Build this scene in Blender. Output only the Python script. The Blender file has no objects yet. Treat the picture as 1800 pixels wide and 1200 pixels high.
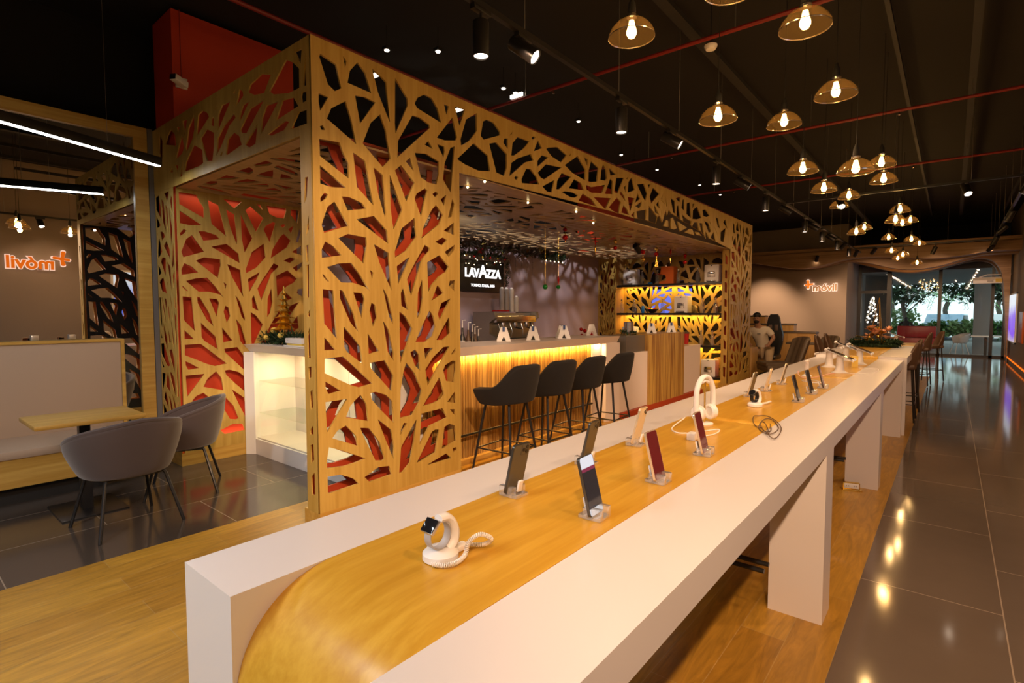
import bpy, bmesh, math, random
from mathutils import Vector, Matrix
random.seed(7)
PI = math.pi
sc = bpy.context.scene
COL = sc.collection

# ------------------------------------------------------------------ camera
FPX = 940.35; YAW = 0.68767; PITCH = 0.05415; ROLL = 0.0011; CAMZ = 1.55
_cy, _sy, _cp, _sp = math.cos(YAW), math.sin(YAW), math.cos(PITCH), math.sin(PITCH)
FWD = Vector((-_sy * _cp, _cy * _cp, -_sp)); _r = Vector((_cy, _sy, 0)); _d = FWD.cross(_r)
RIGHT = _r * math.cos(ROLL) + _d * math.sin(ROLL); DOWN = _d * math.cos(ROLL) - _r * math.sin(ROLL)
CAM = Vector((0, 0, CAMZ))
cd = bpy.data.cameras.new('camera'); cam = bpy.data.objects.new('camera', cd); COL.objects.link(cam)
cd.sensor_width = 36; cd.lens = FPX / 1800 * 36; cd.clip_start = 0.02; cd.clip_end = 300
m = Matrix((RIGHT, -DOWN, -FWD)).transposed().to_4x4(); m.translation = CAM
cam.matrix_world = m
sc.camera = cam

def ray(x, y): return RIGHT * ((x - 900) / FPX) + DOWN * ((y - 600) / FPX) + FWD
def pz(x, y, z): d = ray(x, y); return CAM + d * ((z - CAMZ) / d.z)
def px(x, y, X): d = ray(x, y); return CAM + d * (X / d.x)
def py(x, y, Y): d = ray(x, y); return CAM + d * (Y / d.y)

# ------------------------------------------------------------------ world, exposure
w = bpy.data.worlds.new('world'); sc.world = w; w.use_nodes = True
nt = w.node_tree; nt.nodes.clear()
out = nt.nodes.new('ShaderNodeOutputWorld'); bg = nt.nodes.new('ShaderNodeBackground')
bg.inputs['Color'].default_value = (0.72, 0.95, 1.0, 1); bg.inputs['Strength'].default_value = 1.5
nt.links.new(bg.outputs[0], out.inputs[0])
vs = sc.view_settings
vs.view_transform = 'Standard'; vs.look = 'None'; vs.gamma = 1; vs.exposure = 0.05
vs.use_curve_mapping = False
sc.cycles.max_bounces = 7; sc.cycles.transparent_max_bounces = 24
sc.cycles.sample_clamp_indirect = 4.0
sc.cycles.use_denoising = True
sc.cycles.caustics_reflective = False; sc.cycles.caustics_refractive = False

WARM = (1.0, 0.62, 0.37); WARMER = (1.0, 0.50, 0.16); COOL = (0.86, 0.92, 1.0)
# ------------------------------------------------------------------ object helpers
def link(o): COL.objects.link(o); return o
def tag(o, label=None, cat=None, group=None, kind=None):
    if label: o['label'] = label
    if cat: o['category'] = cat
    if group: o['group'] = group
    if kind: o['kind'] = kind
    return o
def empty(name, loc, label=None, cat=None, group=None, rz=0, kind=None):
    o = bpy.data.objects.new(name, None); link(o); o.location = loc; o.rotation_euler = (0, 0, rz)
    o.empty_display_size = 0.05
    return tag(o, label, cat, group, kind)
def copy_tree(o, parent=None):
    c = o.copy(); link(c); c.parent = parent
    if parent: c.matrix_parent_inverse = o.matrix_parent_inverse
    for ch in list(o.children): copy_tree(ch, c)
    return c
def copy_to(root, loc, rz=0, label=None, group=None, scale=None):
    c = copy_tree(root); c.location = loc; c.rotation_euler = (root.rotation_euler[0], root.rotation_euler[1], rz)
    if label: c['label'] = label
    if group: c['group'] = group
    if scale: c.scale = (scale,) * 3
    return c
def shade(me, ang=35):
    for p in me.polygons: p.use_smooth = True
    try: me.set_sharp_from_angle(angle=math.radians(ang))
    except Exception: pass

class MB:
    """collects shapes into one mesh"""
    def __init__(s): s.bm = bmesh.new()
    def box(s, a, b, bev=0.0, mat=None):
        a, b = Vector(a), Vector(b)
        g = bmesh.ops.create_cube(s.bm, size=1)
        vs_ = g['verts']; c = (a + b) / 2; d = b - a
        for v in vs_: v.co = Vector((v.co.x * d.x + c.x, v.co.y * d.y + c.y, v.co.z * d.z + c.z))
        if bev > 0:
            es = list({e for v in vs_ for e in v.link_edges})
            r = bmesh.ops.bevel(s.bm, geom=es, offset=bev, segments=2, affect='EDGES', profile=0.6)
            vs_ = list({v for f in r['faces'] for v in f.verts} | {v for v in vs_ if v.is_valid})
        if mat is not None:
            for v in vs_:
                if v.is_valid: v.co = mat @ v.co
        return s
    def tube(s, pts, r, n=8, cap=True, closed=False):
        pts = [Vector(p) for p in pts]; rings = []; N = len(pts)
        rs = r if isinstance(r, (list, tuple)) else [r] * N
        up = None
        for i, p in enumerate(pts):
            if closed: t = pts[(i + 1) % N] - pts[i - 1]
            else: t = (pts[min(i + 1, N - 1)] - pts[max(i - 1, 0)])
            if t.length < 1e-9: t = Vector((0, 0, 1))
            t.normalize()
            if up is None:
                up = Vector((0, 0, 1)) if abs(t.z) < 0.9 else Vector((1, 0, 0))
            u = t.cross(up)
            if u.length < 1e-6: u = t.orthogonal()
            u.normalize(); v = u.cross(t).normalized(); up = v
            rings.append([s.bm.verts.new(p + (u * math.cos(2 * PI * k / n) + v * math.sin(2 * PI * k / n)) * rs[i]) for k in range(n)])
        R = range(N) if closed else range(N - 1)
        for i in R:
            A, B = rings[i], rings[(i + 1) % N]
            for k in range(n): s.bm.faces.new((A[k], A[(k + 1) % n], B[(k + 1) % n], B[k]))
        if cap and not closed:
            s.bm.faces.new(rings[0][::-1]); s.bm.faces.new(rings[-1])
        return s
    def lathe(s, prof, n=24, c=(0, 0, 0), axis=None, capb=True, capt=True):
        c = Vector(c); rings = []
        M = Matrix.Identity(3) if axis is None else Vector((0, 0, 1)).rotation_difference(Vector(axis)).to_matrix()
        for r, z in prof:
            r = max(r, 1e-4)
            rings.append([s.bm.verts.new(c + M @ Vector((r * math.cos(2 * PI * k / n), r * math.sin(2 * PI * k / n), z))) for k in range(n)])
        for A, B in zip(rings, rings[1:]):
            for k in range(n): s.bm.faces.new((A[k], A[(k + 1) % n], B[(k + 1) % n], B[k]))
        if capb: s.bm.faces.new(rings[0][::-1])
        if capt: s.bm.faces.new(rings[-1])
        return s
    def ball(s, c, r, sub=2, sc_=(1, 1, 1)):
        g = bmesh.ops.create_icosphere(s.bm, subdivisions=sub, radius=r)
        for v in g['verts']: v.co = Vector((v.co.x * sc_[0], v.co.y * sc_[1], v.co.z * sc_[2])) + Vector(c)
        return s
    def prism(s, poly, axis, a, b):
        """poly of 2D points extruded along axis ('x','y','z') from a to b"""
        def P(u, v, w_):
            return {'x': (w_, u, v), 'y': (u, w_, v), 'z': (u, v, w_)}[axis]
        A = [s.bm.verts.new(P(u, v, a)) for u, v in poly]; B = [s.bm.verts.new(P(u, v, b)) for u, v in poly]
        n = len(poly)
        s.bm.faces.new(A[::-1]); s.bm.faces.new(B)
        for k in range(n): s.bm.faces.new((A[k], A[(k + 1) % n], B[(k + 1) % n], B[k]))
        return s
    def grid(s, fn, nu, nv, closed_u=False):
        V = [[s.bm.verts.new(fn(i / (nu if closed_u else nu - 1), j / (nv - 1))) for j in range(nv)] for i in range(nu)]
        for i in range(nu if closed_u else nu - 1):
            for j in range(nv - 1):
                s.bm.faces.new((V[i][j], V[(i + 1) % nu][j], V[(i + 1) % nu][j + 1], V[i][j + 1]))
        return V
    def leaf(s, p, d, l, w_, up=(0, 0, 1)):
        p = Vector(p); d = Vector(d).normalized(); sd = d.cross(Vector(up))
        if sd.length < 1e-3: sd = Vector((1, 0, 0))
        sd.normalize(); n = sd.cross(d)
        a = s.bm.verts.new(p); b = s.bm.verts.new(p + d * l * .5 + sd * w_ + n * w_ * .3)
        c = s.bm.verts.new(p + d * l); e = s.bm.verts.new(p + d * l * .5 - sd * w_ + n * w_ * .3)
        s.bm.faces.new((a, b, c, e)); return s
    def build(s, name, mat, parent=None, smooth=True, ang=35, tagd=None):
        bmesh.ops.recalc_face_normals(s.bm, faces=s.bm.faces[:])
        me = bpy.data.meshes.new(name); s.bm.to_mesh(me); s.bm.free()
        o = bpy.data.objects.new(name, me); link(o)
        if mat: me.materials.append(mat)
        if smooth: shade(me, ang)
        if parent: o.parent = parent
        return o
def solidify(o, t, off=0):
    md = o.modifiers.new('solid', 'SOLIDIFY'); md.thickness = t; md.offset = off; return o
def subsurf(o, n=1):
    md = o.modifiers.new('sub', 'SUBSURF'); md.levels = n; md.render_levels = n; return o

# ------------------------------------------------------------------ materials
def mat(name, col=(.8, .8, .8), rough=.5, metal=0, emit=None, es=0, trans=0, spec=.5, coat=0, alpha=1, sheen=0):
    m = bpy.data.materials.new(name); m.use_nodes = True
    b = m.node_tree.nodes['Principled BSDF']
    b.inputs['Base Color'].default_value = (*col, 1); b.inputs['Roughness'].default_value = rough
    b.inputs['Metallic'].default_value = metal; b.inputs['Specular IOR Level'].default_value = spec
    b.inputs['Coat Weight'].default_value = coat; b.inputs['Transmission Weight'].default_value = trans
    b.inputs['Sheen Weight'].default_value = sheen
    if emit: b.inputs['Emission Color'].default_value = (*emit, 1); b.inputs['Emission Strength'].default_value = es
    return m
def nodes(m): return m.node_tree.nodes, m.node_tree.links, m.node_tree.nodes['Principled BSDF']
def ramp(N, stops):
    r = N.new('ShaderNodeValToRGB'); e = r.color_ramp.elements
    while len(e) < len(stops): e.new(.5)
    for i, (p, c) in enumerate(stops): e[i].position = p; e[i].color = (*c, 1)
    return r
def bump(m, src, st, dist=.01):
    N, L, b = nodes(m); bp = N.new('ShaderNodeBump'); bp.inputs['Strength'].default_value = st; bp.inputs['Distance'].default_value = dist
    L.new(src, bp.inputs['Height']); L.new(bp.outputs[0], b.inputs['Normal'])
def wood(name, c1, c2, axis='y', scale=6.0, stretch=.06, rough=.4, coat=0, dist=1.2, fig=.5):
    m = mat(name, c1, rough, coat=coat); N, L, b = nodes(m)
    tc = N.new('ShaderNodeTexCoord'); mp = N.new('ShaderNodeMapping')
    s = [1, 1, 1]; s['xyz'.index(axis)] = stretch; mp.inputs['Scale'].default_value = [q * scale for q in s]
    L.new(tc.outputs['Object'], mp.inputs[0])
    n1 = N.new('ShaderNodeTexNoise'); n1.inputs['Scale'].default_value = 1.0; n1.inputs['Detail'].default_value = 3; n1.inputs['Distortion'].default_value = dist
    n2 = N.new('ShaderNodeTexNoise'); n2.inputs['Scale'].default_value = 9.0; n2.inputs['Detail'].default_value = 5; n2.inputs['Roughness'].default_value = .65
    L.new(mp.outputs[0], n1.inputs[0]); L.new(mp.outputs[0], n2.inputs[0])
    sn = N.new('ShaderNodeMath'); sn.operation = 'MULTIPLY'; sn.inputs[1].default_value = 22; L.new(n1.outputs['Fac'], sn.inputs[0])
    si = N.new('ShaderNodeMath'); si.operation = 'SINE'; L.new(sn.outputs[0], si.inputs[0])
    ma = N.new('ShaderNodeMath'); ma.operation = 'MULTIPLY_ADD'; ma.inputs[1].default_value = .17 * fig * 2; ma.inputs[2].default_value = 0; L.new(si.outputs[0], ma.inputs[0])
    ad = N.new('ShaderNodeMath'); ad.operation = 'ADD'; L.new(ma.outputs[0], ad.inputs[0]); L.new(n2.outputs['Fac'], ad.inputs[1])
    r = ramp(N, [(.25, c2), (.75, c1)]); L.new(ad.outputs[0], r.inputs[0]); L.new(r.outputs[0], b.inputs['Base Color'])
    return m
def glass(name, tint=(1, 1, 1), refl=1.0, rough=.02, ior=1.45):
    m = bpy.data.materials.new(name); m.use_nodes = True; N = m.node_tree.nodes; L = m.node_tree.links; N.clear()
    o = N.new('ShaderNodeOutputMaterial'); t = N.new('ShaderNodeBsdfTransparent'); g = N.new('ShaderNodeBsdfGlossy'); x = N.new('ShaderNodeMixShader')
    f = N.new('ShaderNodeFresnel'); f.inputs[0].default_value = ior
    k = N.new('ShaderNodeMath'); k.operation = 'MULTIPLY'; k.inputs[1].default_value = refl; k.use_clamp = True
    t.inputs[0].default_value = (*tint, 1); g.inputs['Roughness'].default_value = rough
    ge = N.new('ShaderNodeNewGeometry'); iv = N.new('ShaderNodeMath'); iv.operation = 'SUBTRACT'; iv.inputs[0].default_value = 1; L.new(ge.outputs['Backfacing'], iv.inputs[1])
    k2 = N.new('ShaderNodeMath'); k2.operation = 'MULTIPLY'; L.new(k.outputs[0], k2.inputs[0]); L.new(iv.outputs[0], k2.inputs[1])
    L.new(f.outputs[0], k.inputs[0]); L.new(k2.outputs[0], x.inputs[0]); L.new(t.outputs[0], x.inputs[1]); L.new(g.outputs[0], x.inputs[2]); L.new(x.outputs[0], o.inputs[0])
    return m
def emitm(name, col, st):
    m = bpy.data.materials.new(name); m.use_nodes = True; N = m.node_tree.nodes; L = m.node_tree.links; N.clear()
    o = N.new('ShaderNodeOutputMaterial'); e = N.new('ShaderNodeEmission'); e.inputs[0].default_value = (*col, 1); e.inputs[1].default_value = st
    L.new(e.outputs[0], o.inputs[0]); return m

M = {}
M['lattice'] = wood('lattice_oak', (.52, .345, .085), (.42, .26, .05), 'z', 5, .07, .45)
M['lattice_h'] = wood('ceiling_oak', (.50, .34, .17), (.40, .26, .12), 'y', 5, .07, .4)
M['oak'] = wood('oak', (.60, .36, .12), (.47, .26, .07), 'z', 5, .07, .42)
M['oak_y'] = wood('oak_along', (.56, .35, .085), (.43, .24, .045), 'y', 5, .06, .35)
M['tablewood'] = wood('table_oak', (.68, .40, .05), (.55, .285, .025), 'y', 5, .05, .28, fig=.35)
M['slat'] = wood('slat_oak', (.52, .32, .09), (.22, .11, .025), 'z', 30, .012, .5, fig=.9)
M['kiosk'] = wood('kiosk_oak', (.56, .36, .09), (.26, .12, .025), 'z', 9, .03, .45, fig=.8)
M['soffit'] = wood('soffit_wood', (.40, .24, .12), (.28, .155, .07), 'x', 3, .05, .5)
M['red'] = mat('red_paint', (.40, .050, .014), .5)
M['redwall'] = mat('red_wall_paint', (.52, .042, .008), .55)
M['white'] = mat('white_solid_surface', (.76, .72, .70), .22, spec=.5)
M['whitewarm'] = mat('white_laminate', (.74, .66, .62), .35)
M['wall'] = mat('mauve_grey_paint', (.38, .29, .31), .7)
M['wallbrown'] = mat('taupe_paint', (.30, .235, .18), .75)
M['ceil'] = mat('black_ceiling_paint', (.0055, .0036, .0018), .9)
M['black'] = mat('black_metal', (.012, .011, .011), .35)
M['blackmatte'] = mat('black_matte', (.010, .009, .008), .7)
M['charcoal'] = mat('charcoal_fabric', (.0055, .0038, .003), .9, sheen=.03)
M['velvet'] = mat('grey_velvet', (.064, .045, .042), .85, sheen=.3)
M['leather'] = mat('taupe_leather', (.105, .075, .045), .45)
M['brownleather'] = mat('brown_leather', (.10, .055, .03), .5)
M['chrome'] = mat('chrome', (.75, .73, .7), .18, metal=1)
M['steel'] = mat('brushed_steel', (.36, .34, .30), .38, metal=.85)
M['silver'] = mat('silver', (.7, .7, .7), .3, metal=1)
M['gold'] = mat('gold', (.85, .60, .14), .25, metal=1)
M['plwhite'] = mat('white_plastic', (.85, .83, .80), .3)
M['plgrey'] = mat('grey_plastic', (.45, .43, .42), .4)
M['glass'] = glass('clear_glass', (.97, .98, .97), 1.0)
M['glassgreen'] = glass('shelf_glass', (.93, .96, .93), 1.2)
M['amber'] = glass('amber_glass', (.95, .86, .68), 3.5, .03)
def amber_glow():
    m = M['amber']; N = m.node_tree.nodes; L = m.node_tree.links
    o = [n for n in N if n.type == 'OUTPUT_MATERIAL'][0]; x = [n for n in N if n.type == 'MIX_SHADER'][0]
    d = N.new('ShaderNodeBsdfTranslucent'); d.inputs[0].default_value = (1, .62, .22, 1); d2 = N.new('ShaderNodeBsdfDiffuse'); d2.inputs[0].default_value = (1, .62, .22, 1)
    a = N.new('ShaderNodeAddShader'); L.new(d.outputs[0], a.inputs[0]); L.new(d2.outputs[0], a.inputs[1])
    y = N.new('ShaderNodeMixShader'); y.inputs[0].default_value = .011; L.new(x.outputs[0], y.inputs[1]); L.new(a.outputs[0], y.inputs[2]); L.new(y.outputs[0], o.inputs[0])
amber_glow()
M['bottleglass'] = glass('bottle_glass', (.80, .80, .82), 3.0, .05)
M['acrylic'] = glass('acrylic', (.96, .97, .97), 5.0, .06)
def frost(m, k):
    N = m.node_tree.nodes; L = m.node_tree.links
    o = [n for n in N if n.type == 'OUTPUT_MATERIAL'][0]; x = [n for n in N if n.type == 'MIX_SHADER'][0]
    d = N.new('ShaderNodeBsdfDiffuse'); d.inputs[0].default_value = (.95, .95, .95, 1)
    y = N.new('ShaderNodeMixShader'); y.inputs[0].default_value = k; L.new(x.outputs[0], y.inputs[1]); L.new(d.outputs[0], y.inputs[2]); L.new(y.outputs[0], o.inputs[0])
frost(M['acrylic'], .13); frost(M['bottleglass'], .07)
M['pine'] = mat('pine_green', (.015, .045, .012), .7)
M['leafgreen'] = mat('leaf_green', (.10, .26, .06), .6)
M['palegreen'] = mat('pale_green_leaf', (.30, .45, .18), .6)
M['bark'] = mat('bark', (.10, .075, .055), .9)
M['redshiny'] = mat('red_bauble', (.55, .015, .015), .15, metal=.6)
M['greenshiny'] = mat('green_bauble', (.02, .25, .04), .2, metal=.5)
M['pinkflower'] = mat('peach_flower', (.85, .45, .25), .6)
M['skin'] = mat('skin', (.38, .20, .12), .5)
M['hair'] = mat('black_hair', (.012, .009, .008), .6)
M['shirt'] = mat('white_shirt', (.70, .62, .50), .8)
M['khaki'] = mat('khaki_cloth', (.45, .33, .20), .85)
M['mirror'] = mat('mirror_glass', (.56, .56, .55), .0, metal=1)
M['bulb'] = emitm('bulb_glow', (1.0, .62, .22), 34)
M['lens'] = emitm('lens_glow', (1.0, .78, .58), 9)
M['ledwhite'] = emitm('led_white', (1.0, .95, .86), 22)
M['ledamber'] = emitm('led_amber', (1.0, .55, .12), 6)
M['signwhite'] = emitm('sign_white', (1, .97, .95), 1.5)
M['signpink'] = emitm('sign_halo', (1.0, .62, .45), 1.7)
M['signorange'] = emitm('sign_orange', (1.0, .17, .01), 1.2)
M['downlight'] = emitm('downlight', (1.0, .85, .68), 5)
M['fairy'] = emitm('fairy_light', (1.0, .8, .45), 7)
M['dot'] = emitm('string_bulb', (1.0, .75, .35), 9)
M['redpipe'] = mat('red_pipe', (.22, .012, .006), .5)
M['bluetab'] = mat('blue_paper', (.03, .07, .22), .5)
M['paper'] = mat('white_paper', (.82, .82, .84), .6)
M['yellowpaper'] = mat('yellow_paper', (.85, .62, .12), .6)
M['orangeplastic'] = mat('orange_plastic', (.62, .13, .015), .3)
M['redplastic'] = mat('red_plastic', (.45, .02, .02), .35)
M['bluecan'] = mat('blue_can', (.01, .16, .5), .3)

def lamp(name, kind, loc, power, col, parent=None, **kw):
    l = bpy.data.lights.new(name, kind); l.energy = power; l.color = col
    for k, v in kw.items(): setattr(l, k, v)
    o = bpy.data.objects.new(name, l); link(o); o.location = loc
    if parent: o.parent = parent
    return o
def aim(o, d): o.rotation_euler = Vector(d).to_track_quat('-Z', 'Y').to_euler()

def text_mesh(name, body, size, mat_, M4, parent=None, ext=.004, off=0, bold=0, sx=1.0, spacing=1.0):
    c = bpy.data.curves.new(name, 'FONT'); c.body = body; c.size = size; c.extrude = ext; c.offset = bold; c.align_x = 'CENTER'; c.align_y = 'CENTER'
    c.space_character = spacing
    t = bpy.data.objects.new(name, c); link(t)
    bpy.context.view_layer.update()
    me = bpy.data.meshes.new_from_object(t.evaluated_get(bpy.context.evaluated_depsgraph_get()))
    bpy.data.objects.remove(t); bpy.data.curves.remove(c)
    me.transform(Matrix.Diagonal((sx, 1, 1, 1))); me.transform(M4); me.materials.clear(); me.materials.append(mat_)
    o = bpy.data.objects.new(name, me); link(o)
    if parent: o.parent = parent
    return o
def sheet(name, outline, holes, thick, M4, mat_, parent=None):
    """flat board with cut-outs: 2D outline and holes, given thickness, placed by M4"""
    c = bpy.data.curves.new(name, 'CURVE'); c.dimensions = '2D'; c.fill_mode = 'BOTH'; c.extrude = thick / 2
    for poly in [outline] + holes:
        sp = c.splines.new('POLY'); sp.points.add(len(poly) - 1)
        for p, (u, v) in zip(sp.points, poly): p.co = (u, v, 0, 1)
        sp.use_cyclic_u = True
    t = bpy.data.objects.new(name, c); link(t); bpy.context.view_layer.update()
    me = bpy.data.meshes.new_from_object(t.evaluated_get(bpy.context.evaluated_depsgraph_get()))
    bpy.data.objects.remove(t); bpy.data.curves.remove(c)
    me.transform(M4); me.materials.clear(); me.materials.append(mat_)
    o = bpy.data.objects.new(name, me); link(o)
    if parent: o.parent = parent
    return o
# 2D (u,v) -> world frames
def F_X(X): return Matrix(((0, 0, 1, X), (1, 0, 0, 0), (0, 1, 0, 0), (0, 0, 0, 1)))      # u=Y v=Z
def F_Y(Y): return Matrix(((1, 0, 0, 0), (0, 0, -1, Y), (0, 1, 0, 0), (0, 0, 0, 1)))     # u=X v=Z
def F_Z(Z): return Matrix(((1, 0, 0, 0), (0, 1, 0, 0), (0, 0, 1, Z), (0, 0, 0, 1)))      # u=X v=Y
# ------------------------------------------------------------------ cut-out pattern of the oak screens
XF = -3.396; YL = 1.998
# (x0, y0, scale, cut-outs) read off the photograph, then laid onto the real planes of the screens
HF = [
(545,60,6,[[105,205,275,320,330,570,262,600,190,530,98,240],[347,228,383,285,370,348],[503,295,582,405,645,622,395,512,420,385],
[655,365,755,450,803,505,842,932,715,610],[90,618,192,665,108,810,90,715],[375,705,435,900,487,1160,178,890,222,782],
[475,645,575,660,690,720,528,945],[103,970,135,962,160,1010,122,1010],[740,845,640,935,555,1150,765,1400,850,1315,825,1180,797,1005]]),
(545,230,6,[[97,82,310,118,350,230,405,340,407,500,105,265],[105,362,380,600,225,592,108,555],[155,648,190,668,165,715,113,750,108,708],
[455,228,580,315,608,450,672,790,495,590],[670,385,768,465,800,860,790,912,715,650],[335,690,410,697,550,760,590,820,395,838],
[257,745,405,1000,148,1075,122,990,185,800],[490,932,672,897,812,1050,825,1190]]),
(675,230,6,[[60,460,195,830,100,1040,70,820],[178,360,322,545,235,742,115,415],[230,320,275,283,312,425],
[325,230,445,240,578,322,578,460,552,565,470,545,390,490,345,310],[430,145,468,105,515,192],[558,135,635,165,640,215,627,278],
[700,180,745,163,735,300,703,650,622,512,640,340],[432,605,458,625,390,902,322,715,345,660],[510,665,545,640,572,660,540,700],
[597,722,658,672,632,792],[720,715,742,770,712,905,675,920],[548,782,625,885,580,985,397,1132,420,1000,503,830],
[735,965,740,1100,630,1050],[320,915,342,1115,235,1260,118,1335,112,1280,185,1030]]),
(675,400,6,[[540,150,618,103,668,130,612,187],[640,255,745,180,742,240,680,308],[430,182,483,215,483,240,405,330,285,722,243,545,290,440],
[272,305,240,405,150,595,135,405],[583,290,685,410,655,465,580,515,505,605,467,680,455,365],[695,560,748,553,745,670,682,615],
[563,607,632,690,503,768],[605,795,705,745,587,975,567,910],[685,940,703,1110,620,1185,553,1182],[400,545,413,740,385,900,350,960,352,880,357,690],
[200,640,257,870,183,822,178,690],[163,885,225,935,303,1065,170,1435],[480,875,525,940,545,1045,515,1140,435,1205,332,1205,400,1040]]),
(545,400,6,[[400,65,595,105,600,190,565,380,300,112],[160,145,245,195,332,290,125,320,122,235],[178,415,300,378,433,370,530,500,635,675,585,625,450,580,330,578],
[135,485,203,568,180,565,132,505],[675,175,828,265,862,668,732,370],[632,445,667,475,655,545],[133,648,243,660,285,1175,150,1010],
[312,655,345,665,460,905,510,1100,425,1000,318,750],[458,682,550,690,577,750,545,957],[648,790,685,815,708,945,665,1045,628,880],
[768,635,825,740,878,970,875,1018,835,940]]),
(545,570,6,[[152,138,270,268,152,273],[355,22,530,230,557,420,390,290,362,240],[608,95,730,280,620,312],[772,-35,830,60,885,300,882,385,820,290],
[155,360,348,338,660,622,520,665,430,640,155,515],[630,405,785,378,878,535,862,710,640,460],[162,603,328,700,195,735,165,670],
[163,820,392,785,290,960,182,1140,172,1000],[532,742,595,840,617,1018,378,980,425,860,475,800],[635,725,690,710,800,742,870,810,883,1040,750,905,650,790]]),
(545,700,6,[[715,220,855,330,888,500,883,645,790,420],[378,287,485,395,505,500,235,420,290,340],[530,310,620,312,735,460,790,635,765,655,690,655,560,390],
[200,515,340,550,585,632,500,670,360,715,180,735,180,640],[185,825,320,805,400,825,465,850,513,898,190,1005],[575,830,720,725,835,712,862,800,628,880]]),
(675,570,6,[[278,295,328,265,372,320,382,490,325,430],[422,248,520,247,435,370],[692,230,460,645,437,475,515,350,625,240],[752,245,755,280,728,315,708,315],
[720,380,755,385,758,480,740,610,655,595,625,485,645,430],[235,405,320,510,403,690,375,820,300,955,170,985,175,700,205,500],
[582,557,640,735,610,785,520,830,412,858],[745,708,762,830,668,815],[695,895,745,893,755,970]]),
(675,700,6,[[395,160,615,103,668,200,480,290,375,490,385,330],[210,258,243,262,175,388,178,335],[342,220,182,510,160,790,200,775,275,680,322,430],
[548,325,580,332,545,570,345,680,505,350],[638,300,690,268,748,285,765,445,610,530],[725,525,760,513,772,545,728,568],[655,580,715,630,455,700]]),
(680,100,6,[[88,220,220,440,222,510,92,805,85,700],[400,395,475,435,535,540,572,695,320,540,293,490,325,430],[270,615,350,640,448,715,452,750,112,1058,118,885],
[602,495,655,518,628,610],[718,520,825,555,765,727],[693,635,740,845,725,880,610,880,528,850],[950,590,950,780,870,885,785,935,777,870,835,660],
[1060,660,1130,695,1195,790,1195,825,1020,872,990,830,1015,680]]),
(780,180,3.214,[[75,320,170,230,250,300,262,388,195,385,120,350]]),
(860,180,6,[[0,435,75,420,188,545,185,690,155,775,75,738],[160,378,197,380,195,490,148,425],[245,305,238,335,213,352],[300,362,425,412,360,490,265,560,233,558,245,430],
[440,543,468,610,380,630,212,778,235,635,300,590],[468,350,487,370,462,395,445,375],[515,395,558,482,470,515],[600,490,625,475,720,470,818,555,755,632,660,570],
[555,555,625,578,508,680,510,615],[512,740,600,650,765,685,580,812,540,790],[390,697,435,702,500,785,525,865,345,850,340,810],[285,770,305,790,285,820,262,795],
[690,815,660,948,610,940,560,885],[765,742,865,785,740,915,708,915,715,830],[895,808,970,850,998,925,838,905],[765,945,800,935,890,950,938,980,905,1005,860,1000],
[985,960,1080,1020,1135,1100,942,1035],[934,563,1015,705,1010,820,880,745,797,660],[1000,575,1040,600,1033,670],[1075,615,1155,690,1135,835,1045,840,1048,720],
[860,530,862,560,840,565]]),
(1020,260,7.5,[[300,215,340,280,350,400,325,430,265,420,275,300],[380,260,475,350,395,360],[75,480,150,515,330,485,285,595,150,590,85,550],[395,400,430,440,420,608,325,605],
[475,395,580,393,490,600,448,580],[680,380,718,555,625,590,635,450],[605,480,600,590,573,520],[635,375,620,420,605,400],[175,645,400,660,330,810],
[485,650,535,710,505,860,430,830,378,780],[535,572,580,630,597,705,518,600],[570,755,620,810,645,885,540,850],[625,640,715,660,655,840],
[750,480,840,470,885,600,855,700,820,640],[755,595,790,670,725,720],[810,700,805,750,775,795,725,770],[740,835,870,810,860,950,755,930],[715,840,712,925,668,885],
[890,480,930,480,905,530],[960,520,1045,605,935,730,915,640],[905,760,1020,910,1000,1000,900,960],[1115,560,1140,770,1065,690],[1030,690,1045,800,1000,750],
[970,740,1040,880,985,850],[1060,795,1120,830,1080,980]]),
(1160,320,7.5,[[65,115,85,320,15,215],[10,345,75,375,35,520],[120,360,150,410,95,440],[140,205,200,250,205,420,175,400],[250,195,275,200,255,265,210,215],
[300,235,325,220,325,385,285,340],[225,310,250,310,270,490,220,455],[355,280,400,262,410,475,350,420],[430,280,455,285,430,350],[490,320,550,470,490,490,430,485,435,370],
[560,370,600,358,655,440,620,460,575,450],[290,420,350,480,415,515,405,560,310,520],[50,580,80,500,110,510,115,590],[145,480,170,465,225,605,190,625,145,610],
[230,515,355,600,265,650],[330,660,395,612,430,625,450,700],[450,530,495,530,515,635,425,585],[460,655,510,660,550,710,480,690],[520,540,560,540,580,700,545,650],
[585,510,640,540,675,650,645,670],[600,650,650,740,605,745],[710,655,735,780,665,730],[735,460,770,480,790,610,765,590],[865,485,890,620,835,530],
[870,600,865,650,840,790,800,780,800,660],[900,685,940,830,850,820,865,730],[645,480,680,580,660,550],[710,560,780,760,745,650]]),
]
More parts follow.
